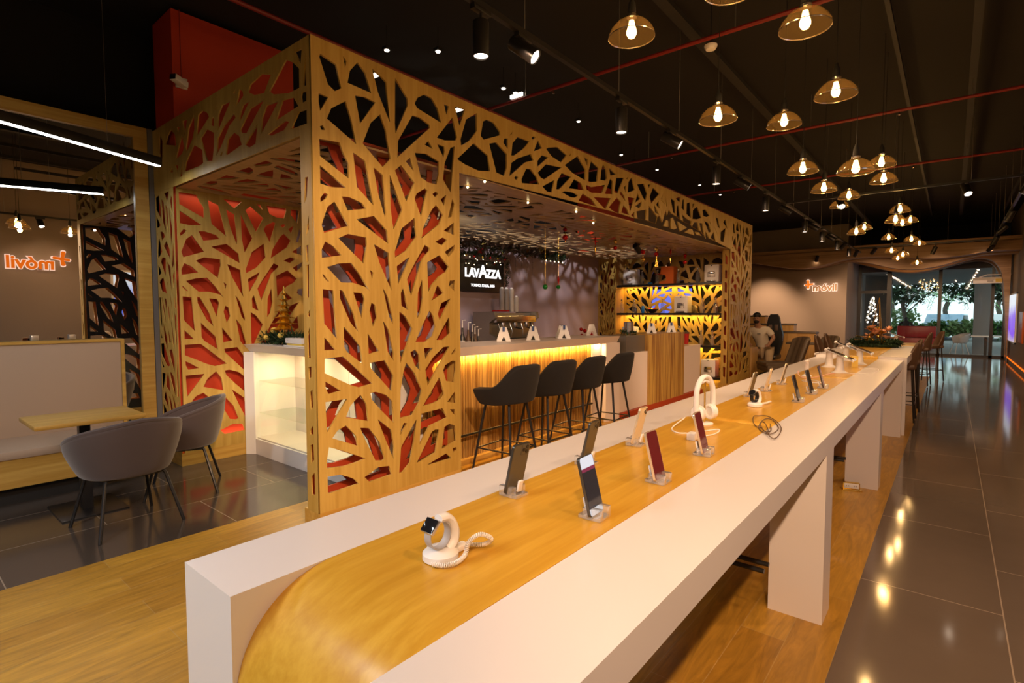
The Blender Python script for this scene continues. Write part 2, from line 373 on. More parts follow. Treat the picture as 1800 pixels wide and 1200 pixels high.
HL = [
(260,150,6,[[240,465,285,520,298,635,185,625,205,530],[305,440,333,435,320,515],[365,375,413,352,388,550],[485,305,490,460,470,560,405,715,400,650,430,440],
[575,265,625,290,643,335,520,530,513,500,530,310],[355,515,383,650,360,720,288,790],[480,625,575,680,582,820,540,850,400,905,385,895,400,810],
[618,460,697,500,695,650,680,795,622,795,555,560],[735,195,712,268,705,250],[693,325,697,437,663,420,668,350],[872,160,735,490,735,410,745,300,780,210],
[785,690,790,705,775,745,760,740],[118,520,155,590,150,800,118,700],[35,555,60,560,85,720,55,700],[210,705,245,720,245,760,165,1000,135,1115,150,900,180,730],
[250,860,265,915,230,920],[285,840,318,845,315,940],[365,785,360,960,332,968],[170,1090,190,1170,165,1140]]),
(0,0,1,[[411,198,414,207,403,221,390,254,380.5,273.5,382.5,243,393,221],[533.5,238,540,238,540,292,533.5,290],[536,312,541,310,539,345,535,358],
[537.5,413,543,378,543,402,538,414],[537,432,542,430,542,459,539,462],[539,466,543,464,543,522,539,526],[540,553,545,543,545,555,541,558],
[540,590,544,575,546,630,541,628],[542,645,547,644,547,662,543,668],[544,690,549,684,550,715,546,722],[545,756,550,748,551,764,545,763],
[546,782,551,780,552,808,547,816],[547,838,553,830,554,870,548,869]]),
(390,60,5.456,[[110,940,165,975,190,1060,50,1160,38,1150,55,1010],[135,515,125,570,105,570],[165,525,200,550,205,590,130,700,155,600],
[380,380,470,388,405,565,310,583,248,555,275,480],[527,280,515,350,495,375],[612,245,680,270,740,330,742,515,640,565,490,578,455,548],[700,170,765,138,755,280],
[800,165,808,490,790,500,782,480],[765,555,810,550,810,640,768,660,757,600],[270,628,168,850,170,780,200,680],[410,620,235,950,185,945,175,915,270,715],
[543,640,370,970,385,800,425,685],[580,635,685,603,733,690,517,830],[343,855,322,1050,262,1088,222,1060],[605,830,645,840,595,920,480,972,435,965],
[735,745,812,720,815,855,660,913]]),
(255,300,4.613,[[140,240,175,285,160,390],[190,530,190,600,165,770,138,765,155,640],[215,725,210,850,190,940,178,930],[130,430,150,500,137,540],
[80,600,115,690,95,650],[100,770,128,850,122,890],[175,795,152,890,150,850],[218,930,222,1080,210,1180],[165,1000,178,1090,170,1110],[78,30,100,110,85,270,72,200]]),
(250,400,2.6075,[[103,400,128,430,125,500,112,470],[120,580,148,690,135,765,120,750],[78,555,100,600,98,640],[85,660,102,690,105,745],[132,160,135,230,118,300],
[82,420,98,450,95,520,84,480],[75,780,95,800,90,900,78,860]]),
]
def cv(data, fn):
    o = []
    for x0, y0, s, L_ in data:
        for h in L_:
            o.append([fn(x0 + h[i] / s, y0 + h[i + 1] / s) for i in range(0, len(h), 2)])
    return o
def clip(h, ax, lim, keep_less=True):
    """cut an outline at a straight line"""
    o = []; ins = (lambda p: p[ax] <= lim) if keep_less else (lambda p: p[ax] >= lim)
    for a, b in zip(h[-1:] + h[:-1], h):
        if ins(a) != ins(b):
            t = (lim - a[ax]) / (b[ax] - a[ax]); o.append((a[0] + t * (b[0] - a[0]), a[1] + t * (b[1] - a[1])))
        if ins(b): o.append(b)
    return o
def area(h): return abs(sum(h[i - 1][0] * h[i][1] - h[i][0] * h[i - 1][1] for i in range(len(h)))) / 2
def fY(x, y): p = px(x, y, XF); return (p.y, p.z)
def fX(x, y): p = py(x, y, YL); return (p.x, p.z)
HOLES_F = [h for h in cv(HF, fY) if area(h) > 1e-4]
HOLES_L = [h for h in cv(HL, fX) if area(h) > 2e-5]
# one repeat of the tree pattern, 1.4 m wide (u 0..1.4) and 3.42 m high
TILE = [[(u - 2.0, v) for u, v in h] for h in HOLES_F if max(u for u, v in h) < 3.39 and min(u for u, v in h) > 2.02]
def tile(fn, inside):
    """repeat of the pattern mapped by fn, cut at the rectangle inside"""
    o = []
    for h in TILE:
        g = [fn(u, v) for u, v in h]
        for ax, lim, less in ((0, inside[0], False), (0, inside[1], True), (1, inside[2], False), (1, inside[3], True)):
            if len(g) > 2: g = clip(g, ax, lim, less)
        if len(g) > 2 and area(g) > 2e-4: o.append(g)
    return o
# ------------------------------------------------------------------ lights of the room that hang high (spots on tracks get theirs in their builder)
# ------------------------------------------------------------------ floor
def brick_floor(name, c1, c2, mortar, bw, rh, ms, swap=True, off=(0, 0), rough=.2, grain=False, bias=0):
    m = mat(name, c1, rough); N, L, b = nodes(m)
    tc = N.new('ShaderNodeTexCoord'); sp = N.new('ShaderNodeSeparateXYZ'); cb = N.new('ShaderNodeCombineXYZ')
    L.new(tc.outputs['Object'], sp.inputs[0])
    a1 = N.new('ShaderNodeMath'); a1.operation = 'ADD'; a1.inputs[1].default_value = off[1]; L.new(sp.outputs['Y'], a1.inputs[0])
    a2 = N.new('ShaderNodeMath'); a2.operation = 'ADD'; a2.inputs[1].default_value = off[0]; L.new(sp.outputs['X'], a2.inputs[0])
    L.new(a1.outputs[0], cb.inputs[0]); L.new(a2.outputs[0], cb.inputs[1])
    br = N.new('ShaderNodeTexBrick'); br.offset = .5; br.inputs['Scale'].default_value = 1
    br.inputs['Brick Width'].default_value = bw; br.inputs['Row Height'].default_value = rh
    br.inputs['Mortar Size'].default_value = ms; br.inputs['Mortar Smooth'].default_value = 0; br.inputs['Bias'].default_value = bias
    br.inputs['Color1'].default_value = (*c1, 1); br.inputs['Color2'].default_value = (*c2, 1); br.inputs['Mortar'].default_value = (*mortar, 1)
    L.new(cb.outputs[0], br.inputs[0])
    n = N.new('ShaderNodeTexNoise'); mp = N.new('ShaderNodeMapping'); L.new(tc.outputs['Object'], mp.inputs[0]); L.new(mp.outputs[0], n.inputs[0])
    n.inputs['Detail'].default_value = 6; n.inputs['Roughness'].default_value = .6
    if grain: mp.inputs['Scale'].default_value = (9, 1.2, 1); n.inputs['Scale'].default_value = 1.6; n.inputs['Distortion'].default_value = 2.6
    else: n.inputs['Scale'].default_value = 2.5
    rp = ramp(N, [(.3, (.62,) * 3), (.72, (1.12,) * 3)] if grain else [(.3, (.90,) * 3), (.72, (1.06,) * 3)]); L.new(n.outputs['Fac'], rp.inputs[0])
    mx = N.new('ShaderNodeMix'); mx.data_type = 'RGBA'; mx.blend_type = 'MULTIPLY'; mx.inputs[0].default_value = 1 if grain else .6
    L.new(br.outputs['Color'], mx.inputs[6]); L.new(rp.outputs[0], mx.inputs[7]); L.new(mx.outputs[2], b.inputs['Base Color'])
    rr = N.new('ShaderNodeMapRange'); rr.inputs[3].default_value = rough * .92; rr.inputs[4].default_value = rough * 1.12; L.new(n.outputs['Fac'], rr.inputs[0]); L.new(rr.outputs[0], b.inputs['Roughness'])
    return m
M['tile'] = brick_floor('grey_floor_tile', (.135, .105, .080), (.148, .116, .090), (.36, .29, .22), 1.255, .63, .003, off=(.375, -3.017), rough=.085)
M['woodfloor'] = brick_floor('oak_floor_planks', (.49, .27, .034), (.375, .19, .020), (.46, .29, .09), 1.2, .197, .0018, off=(.36, .3), rough=.34, grain=True)
MB().box((-7.2, -4.5, -.12), (1.6, 24.45, 0)).build('floor', M['tile'])['kind'] = 'structure'
M['tileL'] = brick_floor('dark_floor_tile', (.060, .046, .037), (.066, .051, .041), (.26, .21, .16), 1.258, .69, .003, off=(4.74, -1.085), rough=.13)
MB().box((-7.2, -4.5, 0), (-4.05, 21.4, .0015)).build('floor_left', M['tileL'])['kind'] = 'structure'
MB().box((-4.05, -4.4, 0), (-.36, 16.2, .004)).build('wood_floor_strip', M['woodfloor'])['kind'] = 'structure'
# ceiling, walls
st = lambda o: tag(o, kind='structure')
st(MB().box((-7.2, -4.5, 4.55), (1.6, 24.45, 4.7)).build('ceiling', M['ceil']))
st(MB().box((1.42, -4.5, 0), (1.6, 24.3, 4.55)).build('wall_right', M['wallbrown']))
st(MB().box((-7.2, -4.7, 0), (1.6, -4.5, 4.55)).build('wall_front', M['wallbrown']))
wl = MB(); wl.box((-6.9, -4.5, 0), (-6.52, 2.0, 3.46)); st(wl.build('wall_left', M['blackmatte']))
st(MB().box((-7.2, -4.5, 0), (-6.96, 21.5, 4.55)).build('wall_left_outer', M['ceil']))
# pavilion side pier: red behind the oak screens, rising above them
rd = MB().box((-6.45, 2.035, .13), (-6.10, 3.36, 4.5)); rd.box((-6.10, 2.035, 2.83), (-5.95, 3.28, 4.5))
st(rd.build('wall_red_pier', M['redwall']))
st(MB().box((-6.35, 9.98, 2.85), (-6.1, 12.15, 4.35)).build('wall_red_bulkhead', M['redwall']))
st(MB().box((-6.7, 3.38, 0), (-6.40, 12.3, 2.78)).build('wall_pavilion_back', M['wall']))
st(MB().box((-7.2, 21.446, 0), (-2.808, 21.7, 4.55)).build('wall_lounge', M['wallbrown']))
st(MB().box((-2.95, 21.7, 0), (-2.808, 24.3, 4.55)).build('wall_return', M['wallbrown']))
st(MB().box((-6.95, 12.3, 0), (-6.7, 21.4, 4.55)).build('wall_lounge_left', M['wallbrown']))
# panel behind the shelf niche, its dark colour standing for the dim room beyond, with a blue lit screen behind the oak
st(MB().box((-6.4, 12.24, 0), (-3.45, 12.30, 2.78)).build('wall_niche', mat('dim_room_olive', (.075, .062, .035), .6)))

# ------------------------------------------------------------------ pavilion of oak screens
def ok_front(h):
    ys = [p[0] for p in h]; zs = [p[1] for p in h]
    if max(zs) > 3.395 or min(zs) < .14: return False
    if max(ys) > 3.385 and min(zs) < 2.80: return False
    return max(ys) < 10.93
hf = [h for h in HOLES_F if ok_front(h)]
hf = [h for h in hf if max(p[0] for p in h) < 10.88]
hf2 = [[(u + 10.92, v) for u, v in h] for h in TILE if max(u for u, v in h) < 1.39]
pav = empty('lattice_pavilion', (-3.6, 2.0, 0), 'large oak pavilion of cut-out tree pattern screens around the coffee bar', 'pavilion')
P0 = Matrix.Translation((3.6, -2.0, 0))
def psheet(name, outl, holes, th, F, m): return sheet(name, outl, holes, th, P0 @ F, m, pav)
U = [(2.0, .13), (2.0, 3.42), (10.9, 3.42), (10.9, 2.78), (3.405, 2.78), (3.405, .13)]
U2 = [(10.9, .13), (10.9, 3.42), (12.33, 3.42), (12.33, .13)]
psheet('front_screen', U, hf, .016, F_X(XF - .008), M['lattice'])
psheet('front_screen', U2, hf2, .016, F_X(XF - .008), M['lattice'])
nearh = [clip(h, 1, 2.84) for h in hf if max(p[0] for p in h) < 3.37 and min(p[0] for p in h) > 2.035 and min(p[1] for p in h) < 2.80]
nearh = [h for h in nearh if len(h) > 2 and area(h) > 2e-4]
pierh = [clip(h, 1, 2.745) for h in hf if max(p[0] for p in h) < 3.385 and min(p[0] for p in h) > 2.035 and min(p[1] for p in h) < 2.72]
pierh = [h for h in pierh if len(h) > 2 and area(h) > 3e-4]
psheet('inner_red_screen', [(2.03, .13), (2.03, 2.86), (3.39, 2.86), (3.39, .13)], nearh, .012, F_X(-3.545), M['red'])
psheet('inner_dark_lining', [(2.03, .13), (2.03, 2.86), (3.39, 2.86), (3.39, .13)], nearh, .005, F_X(-3.556), M['blackmatte'])
farh = [h for h in hf if min(p[0] for p in h) > 10.95 and max(p[0] for p in h) < 12.3 and max(p[1] for p in h) < 3.2]
psheet('inner_red_screen', [(10.93, .13), (10.93, 2.95), (12.32, 2.95), (12.32, .13)], [], .012, F_X(-3.545), M['redwall'])
XR = XF - .017
lh = [h for h in HOLES_L if max(p[1] for p in h) < 3.405 and min(p[1] for p in h) > 2.80 and min(p[0] for p in h) > -6.44 and max(p[0] for p in h) < -3.42]
psheet('side_screen', [(-6.45, 2.78), (-6.45, 3.42), (XR, 3.42), (XR, 2.78)], lh, .010, F_Y(YL + .005), M['lattice'])
psheet('side_screen', [(-6.45, .13), (-6.45, 2.78), (-5.95, 2.78), (-5.95, .13)], tile(lambda u, v: (-6.47 + u * .62, v), (-6.43, -5.98, .16, 2.755)), .005, F_Y(YL + .005), M['lattice'])
psheet('side_screen', [(-3.552, .13), (-3.552, 2.78), (XR, 2.78), (XR, .13)], [h for h in HOLES_L if min(p[0] for p in h) > -3.545 and max(p[1] for p in h) < 2.77 and min(p[1] for p in h) > .14], .010, F_Y(YL + .005), M['lattice'])
# pier face inside the bay: same pattern as the front screen, red behind it
psheet('pier_screen', [(2.03, .13), (2.03, 2.78), (3.40, 2.78), (3.40, .13)], pierh, .014, F_X(-5.957), M['lattice'])
# narrow edges of the panels (facing along the hall)
strip = []
for k in range(9):
    z0 = .25 + k * .28; strip.append([(-3.50, z0 + .02), (-3.455, z0), (-3.455, z0 + .20 - .03 * (k % 3)), (-3.50, z0 + .22 - .05 * (k % 2))])
psheet('edge_strip', [(-3.552, .13), (-3.552, 2.78), (XF - .031, 2.78), (XF - .031, .13)], strip, .03, F_Y(10.915), M['lattice'])
psheet('edge_strip', [(-3.552, .13), (-3.552, 2.78), (XF - .031, 2.78), (XF - .031, .13)], [], .03, F_Y(3.39), M['lattice'])
psheet('edge_strip', [(-3.552, .13), (-3.552, 3.42), (XF - .031, 3.42), (XF - .031, .13)], strip, .03, F_Y(12.315), M['lattice'])
# ceiling screen
ch = []
cx0, cx1, cy0, cy1 = -6.35, -3.60, 2.10, 12.15
for i in range(2):
    for j in range(3):
        fx = (lambda u, v, i=i, j=j: (cx0 + .02 + i * 1.38 + (u if (i + j) % 2 else 1.37 - u) * .97, cy0 - .22 + j * 3.30 + v * .98))
        for g in tile(fx, (cx0, cx1 + .12, cy0, cy1)):
            if min(p[0] for p in g) < -5.9 and min(p[1] for p in g) < 3.46: g = clip(g, 0, -5.88, False) if max(p[0] for p in g) > -5.8 else []
            if len(g) > 2 and area(g) > 3e-4: ch.append(g)
psheet('ceiling_screen', [(-5.95, 2.03), (-3.43, 2.03), (-3.43, 12.3), (-6.4, 12.3), (-6.4, 3.41), (-5.95, 3.41)], ch, .016, F_Z(2.788), M['lattice_h'])
# plinths
pl = MB().box((-.0, 0.0, .0), (.2045, 1.405, .13)); pl.bm.transform(Matrix.Translation((0, 0, 0)))
pl.build('plinth', M['oak_y'], pav).location = (0, 0, .004)
MB().box((-2.85, 0, 0), (-2.35, 1.40, .13)).build('plinth', M['oak_y'], pav)
MB().box((0, 8.9, 0), (.2045, 10.33, .126)).build('plinth', M['oak_y'], pav).location = (0, 0, .004)
# end wall behind the shelves: oak screen facing the bar
sh_h = []
for i in range(2):
    fx = (lambda u, v, i=i: (-5.93 + i * 1.22 + (u if i else 1.38 - u) * .86, .15 + v * .76))
    sh_h += tile(fx, (-5.92, -3.58, .15, 2.74))
psheet('shelf_screen', [(-5.95, .0), (-5.95, 2.78), (-3.55, 2.78), (-3.55, .0)], sh_h, .03, F_Y(11.40), M['lattice'])
pn = tile(lambda u, v: (-6.38 + u * .31, .15 + v * .76), (-6.39, -5.97, .15, 2.74))
psheet('niche_screen', [(-6.4, .0), (-6.4, 2.78), (-5.95, 2.78), (-5.95, .0)], pn, .03, F_Y(10.98), M['lattice'])
MB().box((-2.78, 9.1, .1), (-2.36, 9.12, 2.7)).build('inner_red_screen', M['red'], pav)
MB().box((-2.38, 8.99, 0), (-2.35, 9.41, 2.78)).build('niche_cheek', M['oak'], pav)

# ------------------------------------------------------------------ front glazing and what holds it
GY = 24.3
fr = MB()
for x0, x1 in ((-2.83, -2.70), (-1.90, -1.76), (-.40, -.30), (1.0, 1.09), (1.32, 1.42)): fr.box((x0, GY, 0), (x1, GY + .1, 3.6))
fr.box((-2.83, GY, 3.5), (1.42, GY + .1, 3.6)); fr.box((-2.7, GY, 2.25), (-1.9, GY + .1, 2.36)); fr.box((-2.7, GY, 0), (1.42, GY + .1, .07))
st(fr.build('window_1', M['black'], smooth=False))
gl = MB().box((-2.7, GY + .04, .07), (1.32, GY + .05, 3.5)); g = gl.build('window_pane', M['glass'], bpy.data.objects['window_1'], smooth=False)

# wavy wooden soffit: boards hung one behind the other
def wave_board(i, Y, th, low, top=4.2):
    pts = [(p.x, p.z) for p in [py(x, y, Y) for x, y in low]]
    # smooth
    for _ in range(2):
        q = [pts[0]]
        for a, b in zip(pts, pts[1:]): q += [(a[0] * .75 + b[0] * .25, a[1] * .75 + b[1] * .25), (a[0] * .25 + b[0] * .75, a[1] * .25 + b[1] * .75)]
        pts = q + [pts[-1]]
    out_ = [(max(-6.7, min(1.42, x)), z) for x, z in pts]
    poly = out_ + [(out_[-1][0], top), (out_[0][0], top)]
    o = sheet('trim_%d' % i, poly, [], th, F_Y(Y + th / 2), M['soffit']); o['kind'] = 'structure'
ytop = lambda Y: py(1560, 434, Y).z
wave_board(1, 20.2, .5, [(1255, 460), (1315, 460), (1360, 468), (1405, 473), (1440, 468), (1480, 456), (1520, 451), (1580, 452), (1640, 455), (1700, 448), (1740, 440), (1806, 438)], ytop(20.2))
wave_board(2, 21.0, .4, [(1300, 461), (1345, 465), (1400, 473), (1440, 471), (1470, 463), (1490, 459), (1530, 462), (1570, 472), (1610, 474), (1650, 468), (1690, 456), (1730, 446), (1803, 444)], ytop(20.2) + .15)
wave_board(3, 22.6, .4, [(1487, 460), (1510, 463), (1540, 471), (1575, 478), (1610, 479), (1645, 473), (1680, 463), (1720, 452), (1745, 456), (1758, 470), (1764, 490), (1767, 560), (1769, 640)], ytop(20.2) + .3)
wave_board(4, 23.7, .4, [(1497, 462), (1530, 468), (1570, 478), (1610, 481), (1645, 475), (1680, 465), (1715, 457), (1742, 460), (1755, 476), (1762, 500), (1765, 560), (1766, 635)], ytop(20.2) + .3)
st(MB().box((-6.7, 20.2, ytop(20.2) - .02), (1.42, 24.3, ytop(20.2) + .1)).build('ceiling_lobby', M['soffit']))

# baseboard light line along the right wall
st(MB().box((1.395, 8, .09), (1.42, 24.2, .12)).build('trim_5', M['signorange']))
st(MB().box((1.400, -4, 0), (1.42, 24.2, .09)).build('baseboard_right', M['wallbrown']))
# ------------------------------------------------------------------ long display tables
TX0, TX1, TX2, TX3, TZ = -1.41, -1.16, -.71, -.446, .95
def display_table(y0, y1, label, tx1=TX3, z=TZ, first=False, off=0.0):
    t = empty('display_table', (TX0, y0, .004), label, 'table', 'long white display tables in a row')
    def wx(b, mat_=None): b.bm.transform(Matrix.Translation((-TX0, -y0, -.004)))
    def part(name, b, m_, **k): wx(b); return b.build(name, m_, t, **k)
    th = .088; leg = .15
    # rear white frame
    b = MB().box((TX0, y0, z - th), (TX1, y1, z)); part('rear_strip', b, M['white'])
    for yy in (y0, y1 - leg):
        b = MB().box((TX0, yy, .004), (TX1, yy + leg, z - th)); part('leg', b, M['white'])
    b = MB().box((TX2, y0, z - th - .006), (tx1, y1, z)); part('front_strip', b, M['white'])
    for yy, lg in (((y1 - leg, leg),) if first else ((y0, .05), (y1 - leg, leg))):
        b = MB().box((TX2 + .016, yy, .004), (tx1, yy + lg, z - th - .006)); part('leg', b, M['white'])
    # oak runner curving down at the near end
    prof = []; R = .27 if first else .11
    ys = y0 + .003 - off
    n = 20
    for k in range(n + 1):
        a = PI / 2 * k / n; e = 2 / 2.35
        cy_ = ys + R - R * (math.cos(a) ** e); cz = z + .001 - R + R * (math.sin(a) ** e)
        prof.append((cy_, cz))
    zlow = .006 if first else z - R - .02
    outer = [(ys, zlow)] + prof + [(y1 - .003 - .095, z + .001)]
    inner = [(y1 - .003 - .095, z - .03)] + [(yy + .03 * (1 - k / n) + .0, zz - .03 * (k / n)) for k, (yy, zz) in reversed(list(enumerate(prof)))] + [(ys + .03, zlow)]
    b = MB().prism(outer + inner, 'x', TX1 + .001, TX2 - .001)
    part('oak_runner', b, M['tablewood'], ang=25)
    b = MB()
    for zz, dy in ((.25, -.01), (.25, -.10)):
        b.tube([(TX0 + .2, y1 - leg + dy - .02, zz), (tx1 - .24, y1 - leg + dy - .02, zz)], .013, 8)
    part('footrest', b, M['black'])
    return t
display_table(.472, 3.10, 'display table nearest the camera, oak top curling down to the floor', first=True)
display_table(3.10, 5.692, 'white and oak display table carrying the six farther phones and the dark smartwatch', off=.095)
display_table(5.692, 8.235, 'white and oak display table carrying the tablets on white stands', off=.095)
display_table(8.24, 11.1, 'slightly taller white table carrying the Christmas wreath', tx1=-.412, z=.985, off=.095)

# ------------------------------------------------------------------ coffee bar
bar = empty('coffee_bar', (-3.68, 3.45, .004), 'mauve-white coffee bar with oak slatted front and amber light under its top', 'bar')
BT = Matrix.Translation((3.68, -3.45, -.004))
def bp(name, b, m_, par=None, **k): b.bm.transform(BT); return b.build(name, m_, par or bar, **k)
bp('worktop', MB().prism([(-3.68, 1.21), (-3.73, 1.118), (-4.32, 1.118), (-4.32, 1.21)], 'y', 3.22, 6.93), M['whitewarm'], smooth=False)
bp('end_frame', MB().prism([(-3.68, 6.93), (-3.73, 6.62), (-4.32, 6.62), (-4.32, 6.93)], 'z', .004, 1.118), M['whitewarm'], smooth=False)
bp('lit_panel', MB().box((-4.3, 6.36, .05), (-3.80, 6.62, 1.118)), M['whitewarm'], smooth=False)
sl = MB(); y = 3.24
while y < 6.35:
    w_ = random.choice([.012, .016, .022, .03]); d_ = random.choice([0, .004, .010, .014])
    sl.box((-3.86, y, .06), (-3.822 + d_, min(y + w_, 6.36), 1.118)); y += w_ + random.choice([.0, .002, .004])
bp('slatted_front', sl, M['slat'], smooth=False)
bp('plinth', MB().box((-3.9, 3.24, .004), (-3.76, 6.62, .06)), M['oak_y'], smooth=False)
bp('light_strip', MB().box((-3.80, 3.3, 1.110), (-3.785, 6.34, 1.118)), M['ledamber'], smooth=False)
bp('foot_rail', MB().tube([(-3.70, 3.3, .33), (-3.70, 6.2, .33)], .014), M['black'])
l = lamp('bar_light', 'AREA', (-.10, 1.4, 1.10), 30, (1, .52, .12), bar, shape='RECTANGLE', size=.02, size_y=3.0); l.rotation_euler = (0, .5, 0)
l = lamp('bar_end_light', 'AREA', (-.10, 3.04, 1.112), 1.6, (1, .7, .35), bar, shape='RECTANGLE', size=.02, size_y=.15)

# glass display case that turns the corner of the bar
case = empty('display_case', (-5.945, 2.631, 0), 'white lit display case with two glass shelves beside the oak corner post', 'display case')
CT = Matrix.Translation((5.945, -2.631, 0))
def cp(name, b, m_, **k): b.bm.transform(CT); return b.build(name, m_, case, **k)
cp('side_frame', MB().prism([(-5.943, 2.631), (-5.86, 2.70), (-5.86, 3.22), (-5.943, 3.22)], 'z', 0, 1.125), M['plwhite'], smooth=False)
cp('top', MB().prism([(2.631, 1.21), (2.70, 1.128), (3.22, 1.128), (3.22, 1.21)], 'x', -5.943, -3.70), M['plwhite'], smooth=False)
cp('sill', MB().box((-5.86, 2.70, 0), (-3.72, 3.22, .17)), M['plwhite'], smooth=False)
cp('back_panel', MB().box((-5.86, 3.17, .17), (-3.72, 3.2, 1.128)), M['whitewarm'], smooth=False)
cp('shelf_floor', MB().box((-5.86, 2.72, .17), (-3.72, 3.17, .185)), M['whitewarm'], smooth=False)
cp('end_panel', MB().box((-3.74, 2.70, .17), (-3.70, 3.22, 1.128)), M['plwhite'], smooth=False)
for zz in (.45, .80): cp('glass_shelf', MB().box((-5.858, 2.75, zz), (-3.76, 3.165, zz + .008)), M['glassgreen'], smooth=False)
cp('glass_front', MB().box((-5.858, 2.712, .172), (-3.745, 2.718, 1.127)), M['glass'], smooth=False)
cp('door_gap', MB().box((-4.78, 3.165, .18), (-4.775, 3.171, 1.12)), M['plgrey'], smooth=False)
for i, xx in enumerate((.55, 1.35)):
    l = lamp('case_light', 'AREA', (xx, .30, 1.12), 7, (1, .70, .36), case, shape='RECTANGLE', size=.5, size_y=.2)
l = lamp('case_light', 'AREA', (1.9, .30, 1.12), 4, (1, .78, .5), case, shape='RECTANGLE', size=.3, size_y=.2)

# cashier unit: low mauve fronts with a raised oak box
kio = empty('cashier_counter', (-3.68, 7.05, 0), 'cashier counter with raised oak box, mauve side panels and red kickboard', 'counter')
KT = Matrix.Translation((3.68, -7.05, 0))
def kp(name, b, m_, **k): b.bm.transform(KT); return b.build(name, m_, kio, **k)
kp('side_panel', MB().box((-4.25, 6.94, .09), (-3.69, 7.86, .94)), M['whitewarm'], smooth=False)
kp('side_panel', MB().box((-4.25, 9.29, .09), (-3.69, 10.16, .94)), M['whitewarm'], smooth=False)
kp('oak_box', MB().box((-4.25, 7.86, .086), (-3.66, 9.29, 1.20)), M['kiosk'], smooth=False)
kp('steel_panel', MB().box((-4.20, 7.22, .94), (-3.74, 7.86, 1.195)), M['steel'], smooth=False)
kp('kickboard', MB().box((-4.2, 6.96, .005), (-3.64, 10.18, .086)), M['red'], smooth=False)

# ------------------------------------------------------------------ shelves of the end wall
for i, (z, nm) in enumerate(((2.165, 'topmost black shelf on the yellow-lit oak end wall'), (1.535, 'second black shelf down the oak end wall, with the gold box'), (.865, 'third black shelf of the end wall, behind the cashier counter'), (.215, 'lowest black shelf, just above the floor of the end wall'))):
    s = tag(MB().box((-5.94, 11.02, z - .045), (-3.56, 11.38, z)).build('wall_shelf', M['black'], smooth=False), nm, 'shelf', 'black shelves of the end wall')
    if i < 3:
        l = lamp('shelf_light', 'AREA', (-4.75, 11.30, z - .05), 13, (1, .56, .10), None, shape='RECTANGLE', size=2.3, size_y=.03); l.rotation_euler = (.2, 0, 0); l.parent = s
    else:
        l = lamp('shelf_light', 'AREA', (-4.75, 11.30, z - .05), 4, (1, .56, .10), None, shape='RECTANGLE', size=2.3, size_y=.03); l.rotation_euler = (.2, 0, 0); l.parent = s

# back counter of the bar
bc = empty('back_counter', (-6.1, 4.4, 0), 'dark back counter along the mauve wall under the coffee machine', 'counter')
MB().box((-.29, 0, 0), (.38, 5.9, 1.0)).build('body', M['blackmatte'], bc, smooth=False)
MB().box((-.29, 0, 1.0), (.4, 5.9, 1.04)).build('worktop', M['plgrey'], bc, smooth=False)

M['plgrey2'] = mat('grey_trim', (.13, .12, .115), .7)
# ------------------------------------------------------------------ wall mirror, bench
mir = empty('wall_mirror', (-6.52, 0, 0), 'big wall mirror in an oak frame above the beige bench', 'mirror')
MB().box((.0, -3.4, .4), (.03, 1.83, 3.33)).build('mirror_glass', M['mirror'], mir, smooth=False)
fr = MB().box((0, -3.5, 3.33), (.06, 1.95, 3.44)); fr.box((0, 1.83, .1), (.06, 1.95, 3.33)); fr.box((0, -3.5, .1), (.06, -3.4, 3.33))
fr.build('frame', M['oak_y'], mir, smooth=False)
st(MB().box((-6.52, 1.955, 0), (-6.455, 2.0, 3.44)).build('trim_6', M['plgrey2'], smooth=False))
bn = empty('bench', (-5.75, 1.49, 0), 'long oak bench with beige padded back and seat under the mirror', 'bench')
MB().box((-.72, -5, .15), (0, 0, .40)).build('base', M['oak_y'], bn, smooth=False)
MB().box((-.70, -4.98, 0), (-.10, -.03, .15)).build('toe_kick', M['blackmatte'], bn, smooth=False)
beige = mat('beige_upholstery', (.40, .29, .205), .8)
MB().box((-.66, -4.98, .38), (.015, -.005, .452), .02).build('seat_pad', beige, bn)
b = MB().box((-.70, -5, .44), (-.62, .14, 1.27), .006); b.build('back_pad', beige, bn)
b = MB().box((-.72, -5, 1.27), (-.61, .17, 1.295)); b.box((-.72, .14, .44), (-.61, .17, 1.27)); b.build('back_frame', M['oak_y'], bn, smooth=False)
for yy, lb in ((.98, 'small steel mirror clip above the bench, left one'), (1.25, 'small steel mirror clip above the bench, nearer the table')):
    tag(MB().box((-6.49, yy, 1.30), (-6.45, yy + .05, 1.345), .003).build('mirror_clip', M['silver']), lb, 'clip', 'mirror clips')

# area lights added unseen inside the pier, brightening the red behind the oak pattern
pavs = bpy.data.objects['lattice_pavilion']
for z_, a_, w_ in ((2.775, 0, .9), (.135, PI, 2.6)):
    l = lamp('pier_fill_light', 'AREA', (-2.43, .70, z_ - .01 if a_ == 0 else z_ + .02), w_, (1, .72, .42), pavs, shape='RECTANGLE', size=.06, size_y=1.2); l.rotation_euler = (0, a_, 0)
